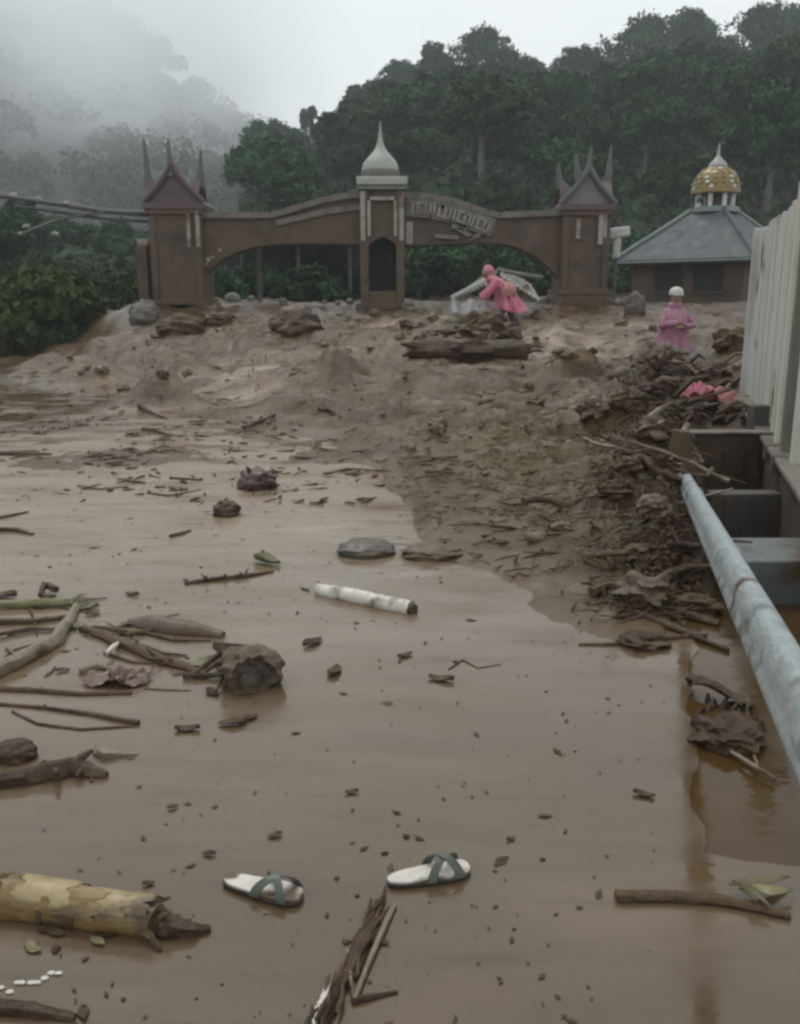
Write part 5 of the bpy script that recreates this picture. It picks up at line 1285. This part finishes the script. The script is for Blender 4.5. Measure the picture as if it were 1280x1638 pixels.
for i, (px, py, w, a, lab) in enumerate([
    (500, 1030, 42, .9, 'thin curled leaf strip left of the dark crumpled leaf'), (535, 1078, 44, 1.3, 'dark crumpled leaf below the white stem'),
    (648, 1052, 28, .6, 'small dark leaf standing right of the crumpled one'), (706, 1090, 42, -.3, 'broken dark leaf with a twig beside it'),
    (212, 952, 26, -.4, 'dark leaf scrap near the curved branch tip'), (372, 1160, 44, .1, 'dark leaf scrap below the hollow stump'),
    (400, 1152, 30, .8, 'rolled leaf scrap right below the hollow stump'), (340, 1112, 32, -.7, 'leaf scrap at the left foot of the hollow stump'),
    (1030, 1274, 34, -.4, 'single brown leaf floating near the drain edge'), (563, 1270, 22, .2, 'small leaf fragment above the sandals'),
    (440, 1340, 24, .5, 'dark scrap right above the left sandal'), (335, 1370, 22, .0, 'dark scrap up and left of the left sandal'),
    (276, 1294, 18, .3, 'dark crumb well above the banana stem'), (238, 1418, 20, .2, 'dark crumb touching the banana stem shadow'),
    (817, 1346, 16, .4, 'tiny leaf flake right of the sandals'), (300, 1168, 40, .1, 'faint leaf smear left below the hollow stump'),
    (506, 806, 24, .1, 'short dark leaf right of the coconut'), (577, 800, 18, .2, 'dark flake floating below the debris edge'),
    (472, 786, 12, .1, 'dark pebble like scrap right of the coconut'), (1010, 890, 30, 1.2, 'dark leaf at the water edge of the drift')]):
    leaf(px, py, w, lab, 'leaf scraps floating on the water', seed=i, ang=a)
log([(718, 1072), (740, 1058), (765, 1070), (802, 1064)], [.004, .004, .003, .002], 'bark_dark', 'wiry zigzag twig beside the broken dark leaf', 'twig', 'twig', 5, .1, 1)
# sticks further up the flat
for i, (pts, r, lab) in enumerate([
    ([(222, 652), (245, 664), (268, 672)], .03, 'dark stick lying at the foot of the smooth mud mound'),
    ([(228, 688), (248, 690), (262, 694)], .03, 'short dark stick standing in the shallows under the mud mound'),
    ([(390, 686), (410, 680), (440, 668)], .03, 'dark stick at the edge of the bright puddle'),
    ([(-20, 728), (40, 728), (82, 728)], .028, 'long dark stick lying in from the left edge'),
    ([(125, 778), (160, 784), (200, 780)], .014, 'crooked yellowish stick on the left flat'),
    ([(236, 790), (270, 794), (322, 784)], .010, 'thin twig between the yellowish stick and the coconut'),
    ([(-10, 832), (20, 826), (45, 820)], .016, 'upper of two short sticks at the left edge'),
    ([(-10, 850), (25, 850), (52, 856)], .022, 'lower of two short sticks at the left edge'),
    ([(272, 860), (290, 856), (305, 850)], .016, 'small dark chip below the coconut husk'),
    ([(508, 660), (530, 660), (545, 668)], .03, 'forked dark stick on the mud bank right of the bright puddle'),
    ([(365, 742), (372, 738), (380, 744)], .014, 'tiny forked twig standing above the coconut')]):
    log(pts, [r, r, r * .6], 'bark_dark' if i != 4 else 'straw', lab, 'stick', 'stick', 7, .2, .6, seed=i)
# the bigger pieces in the drift along the railing
log([(962, 962), (1010, 982), (1080, 1010), (1165, 1042)], [.012, .016, .018, .012], 'bark_dark', 'long dark branch sloping into the drain at the end of the drift', 'branch', 'branch', 8, .15, 1.0, [stubs(4, .14, 'bark_dark', 4, .5)])
log([(925, 1032), (985, 1032), (1050, 1024), (1130, 1018)], [.006, .012, .014, .010], 'bark', 'thin branch lying in the mud spit below the drift', 'branch', 'branch', 7, .15, .7)
log([(1020, 970), (1080, 985), (1150, 1002)], [.020, .026, .020], 'bark_dark', 'thick dark log along the foot of the drift', 'log', 'log', 10, .15, 1.0)
log([(940, 870), (965, 890), (985, 912)], [.014, .02, .014], 'bark_dark', 'dark stub poking out at the water edge of the drift', 'stub', 'branch', 8, .2, 1.2)
log([(1168, 1212), (1200, 1232), (1240, 1255)], [.007, .008, .006], 'wood_pale', 'pale peeled stick in the drain under the railing', 'stick', 'stick', 7, .1, 3)
log([(1205, 1218), (1210, 1228), (1208, 1240)], [.004, .004, .003], 'wood_pale', 'tiny pale twig crossing the peeled stick in the drain', 'twig', 'twig', 6, .1, 5)
p = hit(1150, 1128); 
def bark_sheet(u, v):
    a = (v - .3) * 2.8; r = .042
    return p + Vector(((u - .5) * .20 + .01 * math.sin(v * 9), -.6 * (u - .5) * .2 + r * math.sin(a) * (1 + .4 * u) + .03 + .012 * math.sin(u * 8), .035 + r * math.cos(a) * (1 - .3 * u) + .02 * math.sin(u * 5)))
o = MB().grid(bark_sheet, 16, 12, .006).build('bark_sheet', 'bark_dark'); tag(o, 'curled brown sheet of bark lying at the drain edge', 'bark')
rock(1175, 1200, 110, 46, 'dark root mass lying in the drain under the railing', 'bark_dark', 61, 'root_mass', 'roots', amp=.45, sub=4)
rr_ = random.Random(4)
for i in range(16):
    a = (1110 + rr_.uniform(0, 100), 1150 + rr_.uniform(0, 50)); b = (a[0] + rr_.uniform(-40, 40), a[1] + rr_.uniform(-25, 40))
    A, B = hit(*a, floor=-.07), hit(*b, floor=-.07)
    o = MB().tube([A + Vector((0, 0, .05)), (A + B) / 2 + Vector((0, 0, .10)), B + Vector((0, 0, .01))], [.010, .008, .003], 6, .2, seed=i).build('root', 'bark_dark')
    tag(o, 'dark root tangled in the drain below the railing', 'root', 'roots in the drain')
# branches heaped along the railing and up towards the fence
for i in range(46):
    yy = 4.75 + 7.6 * rr_.random() ** 1.1; ovr = -.18 + rr_.gauss(0, 1) * (.16 if yy < 5.3 else .32)
    if ovr > .45 or (ovr > .05 and 4.3 < yy < 9): ovr = -abs(ovr)
    xx = road_edge(yy) + ovr; ln = rr_.uniform(.25, .8) * (1 + yy * .03); a = rr_.gauss(.15, .7) + (math.pi if rr_.random() < .5 else 0)
    d = Vector((math.cos(a), math.sin(a), 0)); P0 = Vector((xx, yy, 0)) - d * ln / 2; pts = []
    zb_ = max(H(xx, yy), 0); tl_ = rr_.gauss(0, .22)
    bend = rr_.uniform(-.12, .12)
    b2, b3 = rr_.uniform(-.10, .10), rr_.uniform(2, 7)
    for k in range(7):
        u = k / 6; q = P0 + d * ln * u + Vector((-d.y, d.x, 0)) * (bend * 1.6 * math.sin(u * 3.1) + b2 * math.sin(u * b3 * 1.7)) * ln
        q.z = max(zb_ + .05 + tl_ * (u - .5) * ln + rr_.uniform(-.01, .01), H(q.x, q.y) - .01); pts.append(q)
    r = rr_.choice([.006, .008, .012, .018, .03])
    o = MB().tube(pts, [r, r * 1.05, r, r * .9, r * .8, r * .6, r * .35], 7, .22, seed=i).build('drift_branch', ['bark', 'bark_dark', 'bark', 'bark_dark', 'bark_dark', 'wood_pale', 'bark'][i % 7])
    zd_ = 'nearest the water edge' if yy < 6 else 'beside the end post of the railing' if yy < 7.5 else 'between the end post and the cloth bundle' if yy < 10 else 'at the foot of the white fence'
    tag(o, f'muddy branch tangled in the drift {zd_}', 'branch', f'drift branches {zd_}')
# roots and branches tangled below the standing person
for i in range(42):
    px = rr_.uniform(1000, 1195); py = rr_.uniform(580, 690); A = hit(px, py); t = A.y / F
    ln = rr_.uniform(18, 60) * t; a = rr_.gauss(0, .6); d = Vector((math.cos(a), math.sin(a) * .7, rr_.gauss(.05, .3)))
    pts = [A + Vector((0, 0, .04)), A + d * ln * .5 + Vector((0, 0, .10)), A + d * ln + Vector((0, 0, .0))]
    for q in pts: q.z = max(q.z, H(q.x, q.y))
    o = MB().tube(pts, [.035, .03, .012], 7, .2, seed=i).build('tangled_root', ['bark', 'bark_dark', 'wood_pale', 'bark'][i % 4])
    tag(o, 'root or branch tangled on the heap below the standing person', 'root', 'roots on the heap below the standing person')
# clumps of mud and roots in the drift
for i, (px, py, w, h, lab) in enumerate([(960, 668, 62, 34, 'dark mud clump at the upper left corner of the drift'), (1010, 660, 60, 40, 'dark root clump beside the upper left corner of the drift'), (1040, 640, 44, 30, 'mud clump left of the red cloth'),
        (1050, 700, 54, 34, 'brown mud clump between the cloth and the end post'), (1020, 760, 60, 30, 'dark mud clump left of the end post'), (985, 800, 50, 22, 'low mud clump left of the drift'), (1050, 830, 60, 34, 'dark clump at the foot of the end post'),
        (1035, 900, 60, 30, 'mud clump in the middle of the drift'), (1100, 930, 60, 36, 'dark clump under the railing'), (1040, 965, 96, 40, 'largest dark clump at the near end of the drift'), (1120, 985, 80, 30, 'dark clump where the drift meets the drain'),
        (1030, 1038, 80, 18, 'flat mud spit off the near end of the drift'), (900, 850, 40, 14, 'small mud clump at the water edge of the slope'), (1180, 560, 60, 34, 'mud block against the fence end'), (1135, 615, 60, 30, 'mud block below the standing person')]):
    rock(px, py, w, h, lab, 'bark' if i % 3 == 1 else 'bark_dark' if i % 3 == 2 else 'stone', 500 + i, 'mud_clump', 'mud clump', amp=.55, sink=.25)
# pale trunk piece at the end of the railing
log([(1088, 780), (1086, 720), (1098, 690)], [.03, .035, .03], 'wood_pale', 'pale broken limb leaning on the end post of the railing', 'limb', 'branch', 8, .2, 1.5)
# scum ring and white flakes, bottom left
for i in range(9):
    px = 5 + i * 11 + rr_.uniform(-3, 3); p = hit(px, 1588 - i * 3.4 + rr_.uniform(-4, 4))
    o = MB().blob(p + Vector((0, 0, .003)), .009, i, .5, 2, squash=(1.2, .7, .4)).build('white_flake', 'white_stem'); tag(o, 'white flake in the broken line at the bottom left corner', 'flake', 'white flakes at the bottom left')
log([(-30, 1618), (50, 1622), (120, 1636)], [.018, .018, .010], 'bark_dark', 'dark stick cut by the bottom left corner', 'stick', 'stick', 8, .15, .6)
for i in range(8):
    px = 40 + 150 * rr_.random(); py = 1490 + 40 * rr_.random()
    leaf(px, py, rr_.uniform(18, 46), 'muddy leaf scrap in the patch below the banana stem', 'leaf scraps below the banana stem', seed=80 + i, m='leaf_dead' if i % 2 else 'leaf_olive', curl=.3)

# ================================================================== LITTER TOO SMALL TO COUNT
def tubes_np(A, B, r, bend, rs, n=4):
    """many thin bent twigs in one mesh"""
    N = len(A); mid = (A + B) / 2 + bend; d = B - A; d /= np.linalg.norm(d, axis=1)[:, None] + 1e-9
    u = np.cross(d, np.array([0, 0, 1.0])); u /= np.linalg.norm(u, axis=1)[:, None] + 1e-9; w = np.cross(d, u)
    V = []
    for P_, k in ((A, .9), (mid, 1.0), (B, .4)):
        for j in range(n):
            a = 2 * np.pi * j / n; V.append(P_ + (u * np.cos(a) + w * np.sin(a)) * (r * k)[:, None])
    V = np.stack(V, 1).reshape(-1, 3); F_ = []
    for s in range(2):
        for j in range(n): F_.append([s * n + j, s * n + (j + 1) % n, (s + 1) * n + (j + 1) % n, (s + 1) * n + j])
    F_ = np.array(F_); F_ = (F_[None] + (np.arange(N) * 3 * n)[:, None, None]).reshape(-1, 4)
    return V, F_
def scatter(n, fx_, fy_): 
    x, y = fx_(n), fy_(n); return x, y, Hh(x, y)
def make_twigs(name, x, y, ln, r, m, label, tilt=.12):
    z = np.maximum(Hh(x, y), 0); k = len(x); a = nrng.uniform(0, 2 * np.pi, k); el = nrng.normal(0, tilt, k)
    d = np.stack([np.cos(a), np.sin(a) * .8, el], -1) * ln[:, None] / 2; c = np.stack([x, y, z + r * .8], -1)
    A = c - d; B = c + d
    A[:, 2] = np.maximum(A[:, 2], np.maximum(Hh(A[:, 0], A[:, 1]), 0) - r * .3); B[:, 2] = np.maximum(B[:, 2], np.maximum(Hh(B[:, 0], B[:, 1]), 0) - r * .3)
    V, Fq = tubes_np(A, B, r, nrng.normal(size=(k, 3)) * (ln * .08)[:, None] * np.array([1, 1, .5]), nrng)
    tag(link(name, mesh_np(name, V, Fq, m)), label, 'debris', kind='stuff')
# along the railing
k = 1500; yy = 4.4 + 9 * nrng.random(k) ** 1.25; ovr = -.22 + nrng.normal(0, 1, k) * np.interp(yy, [4.4, 5.5, 8], [.14, .3, .38]); ovr = np.where((ovr > .08), -ovr, ovr); ok = ~((yy < 5) & (ovr > .0))
make_twigs('twig_litter', (road_edge(yy) + ovr)[ok], yy[ok], nrng.uniform(.04, .26, k)[ok], nrng.uniform(.002, .008, k)[ok], 'twig', 'fine twigs and bark matted in the drift along the railing', .25)
# over the slope
k = 1300; yy = 5.2 + 20 * nrng.random(k) ** 1.1; xx = nrng.uniform(-.48, .36, k) * yy; ok = Hh(xx, yy) > .02
make_twigs('slope_litter', xx[ok], yy[ok], nrng.uniform(.05, .30, k)[ok], nrng.uniform(.003, .010, k)[ok] * (1 + yy[ok] * .03), 'twig', 'twigs and broken plant stems strewn over the mud slope')
k = 1500; yy = nrng.normal(8.0, 1.9, k).clip(5.2, 14); xx = nrng.normal(1.1, 1.0, k) + .02 * yy; ok = (Hh(xx, yy) > .0) & (xx < road_edge(yy))
make_twigs('straw_litter', xx[ok], yy[ok], nrng.uniform(.05, .22, k)[ok], nrng.uniform(.003, .008, k)[ok], 'straw', 'yellow straw mash spread over the middle of the slope')
# flakes floating on the flats, thicker towards the edges
k = 3600; t_ = nrng.random(k); yy = 1.7 + 15 * t_ ** 1.5; xx = nrng.uniform(-.46, .34, k) * yy; hh = Hh(xx, yy)
keep = (xx < road_edge(yy) - .03) & (nrng.random(k) < np.where(fbm(xx * .7, yy * .5, 3) > .0, .85, .16) * np.interp(yy, [1.7, 4, 8], [.22, .45, 1.0]))
xx, yy, hh = xx[keep], yy[keep], np.maximum(hh[keep], 0); k = len(xx)
C = np.stack([xx, yy, hh + .004], -1); Nn = np.tile(np.array([0, 0, 1.0]), (k, 1)) + nrng.normal(size=(k, 3)) * .15; Nn /= np.linalg.norm(Nn, axis=1)[:, None]
V, Fq = quads(C, Nn, np.exp(nrng.normal(-4.9, .55, k)).clip(.003, .03) * (1 + .12 * yy.clip(0, 14)), nrng, 1.9)
V[:, 2] = np.maximum(V[:, 2], np.repeat(hh, 4) + .001)
tag(link('floating_litter', mesh_np('floating_litter', V, Fq, 'leaf_dead')), 'tiny leaf flakes floating on the muddy water', 'debris', kind='stuff')
# wet leaf mash in the drift
k = 7000; yy = 4.55 + 9.5 * nrng.random(k) ** 1.15; ovr = nrng.normal(-.2, 1, k) * np.interp(yy, [4.5, 5.5, 8], [.12, .26, .36]); xx = road_edge(yy) + np.where(ovr > .08, -ovr, ovr); hh = np.maximum(Hh(xx, yy), 0)
Nn = np.array([0, -.3, 1.0]) + nrng.normal(size=(k, 3)) * .55; Nn /= np.linalg.norm(Nn, axis=1)[:, None]
V, Fq = quads(np.stack([xx, yy, hh + nrng.uniform(.0, .07, k)], -1), Nn, np.exp(nrng.normal(-3.7, .4, k)).clip(.008, .06), nrng, 1.5)
tag(link('leaf_mash', mesh_np('leaf_mash', V, Fq, 'leaf_dead')), 'wet brown leaf mash in the drift along the railing', 'debris', kind='stuff')
# twig scraps on the far flats
k = 900; yy = 7.2 + 11 * nrng.random(k); xx = (-.46 + .44 * nrng.random(k)) * yy; ok = (Hh(xx, yy) < .05) & (fbm(xx * .9 + 2, yy * .7, 3) > -.12)
make_twigs('flats_litter', xx[ok], yy[ok], np.exp(nrng.normal(-2.1, .55, k))[ok].clip(.04, .35), nrng.uniform(.004, .013, k)[ok], 'bark_dark', 'dark twig scraps scattered over the far mud flats', .1)
# clods
bm = bmesh.new(); bmesh.ops.create_icosphere(bm, subdivisions=1, radius=1); IV = np.array([v.co[:] for v in bm.verts]); IF = np.array([[v.index for v in f.verts] for f in bm.faces]); bm.free()
def clods(name, x, y, r, m, label, sink=.2):
    k = len(x); z = np.maximum(Hh(x, y), 0)
    jit = 1 + .3 * nrng.normal(size=(k, len(IV))).clip(-1.2, 1.2); S = np.stack([r * nrng.uniform(.8, 1.4, k), r * nrng.uniform(.8, 1.2, k), r * nrng.uniform(.4, .8, k)], -1)
    V = IV[None] * jit[:, :, None] * S[:, None] + np.stack([x, y, z + r * sink], -1)[:, None]
    F_ = (IF[None] + (np.arange(k) * len(IV))[:, None, None]).reshape(-1, 3)
    tag(link(name, mesh_np(name, V.reshape(-1, 3), F_, m, True)), label, 'debris', kind='stuff')
k = 220; yy = 5.2 + 22 * nrng.random(k); xx = nrng.uniform(-.47, .36, k) * yy; ok = Hh(xx, yy) > .05
clods('mud_clods', xx[ok], yy[ok], (np.exp(nrng.normal(-3.5, .55, k)) * (1 + yy * .03))[ok].clip(.01, .16), 'mud_lump', 'clods of mud scattered over the debris slope')
k = 210; yy = 1.7 + 6 * nrng.random(k) ** 1.3; xx = nrng.uniform(-.46, .30, k) * yy; ok = (xx < road_edge(yy) - .05) & (fbm(xx * 1.1 + 3, yy * .8, 3) > -.05)
clods('dark_crumbs', xx[ok], yy[ok], np.exp(nrng.normal(-5.2, .5, k))[ok].clip(.002, .014), 'bark_dark', 'dark crumbs of bark dotted over the wet mud')

# ================================================================== AIR
def volume(name, lo, hi, density, colour, label, noise=None):
    o = MB().box2(lo, hi).build(name, 'dark_void', smooth=False); o.data.materials.clear()
    m = bpy.data.materials.new(name); m.use_nodes = True; n = m.node_tree.nodes; l = m.node_tree.links
    for q in list(n): n.remove(q)
    out_ = n.new('ShaderNodeOutputMaterial'); v = n.new('ShaderNodeVolumePrincipled'); v.inputs['Color'].default_value = (*colour, 1); v.inputs['Density'].default_value = density
    v.inputs['Anisotropy'].default_value = .0
    l.new(v.outputs['Volume'], out_.inputs['Volume'])
    if noise: noise(n, l, v)
    o.data.materials.append(m); tag(o, label, 'haze' if name == 'haze' else 'mist', kind='stuff'); return o, m
volume('haze', (-480, -40, -3), (330, 520, 150), .00095, (.93, .96, .98), 'thin grey haze filling the valley')
def mist_noise(n, l, v):
    g = n.new('ShaderNodeNewGeometry'); t = n.new('ShaderNodeTexNoise'); t.inputs['Scale'].default_value = .022; t.inputs['Detail'].default_value = 3
    l.new(g.outputs['Position'], t.inputs['Vector'])
    sp = n.new('ShaderNodeSeparateXYZ'); l.new(g.outputs['Position'], sp.inputs[0])
    def mr(src, a, b, c, d):
        q = n.new('ShaderNodeMapRange'); q.interpolation_type = 'SMOOTHSTEP'; l.new(src, q.inputs['Value'])
        for kx, vx in zip(('From Min', 'From Max', 'To Min', 'To Max'), (a, b, c, d)): q.inputs[kx].default_value = vx
        return q.outputs['Result']
    def mul(a, b):
        q = n.new('ShaderNodeMath'); q.operation = 'MULTIPLY'; l.new(a, q.inputs[0])
        if isinstance(b, float): q.inputs[1].default_value = b
        else: l.new(b, q.inputs[1])
        return q.outputs[0]
    zz = mul(mr(sp.outputs['Z'], 26, 66, 0, 1), mr(sp.outputs['Z'], 74, 112, 1, .05))
    xx_ = mul(mr(sp.outputs['X'], -105, -8, 1, 0), mr(sp.outputs['X'], -150, -70, .30, 1))
    nz = mr(t.outputs['Fac'], .36, .62, .12, 1)
    l.new(mul(mul(mul(zz, xx_), nz), .058), v.inputs['Density'])
o, m = volume('mist_bank', (-330, 205, 15), (5, 330, 148), .02, (.95, .965, .98), 'bank of low cloud hiding the mountain top', mist_noise)
m.cycles.volume_step_rate = 4.0
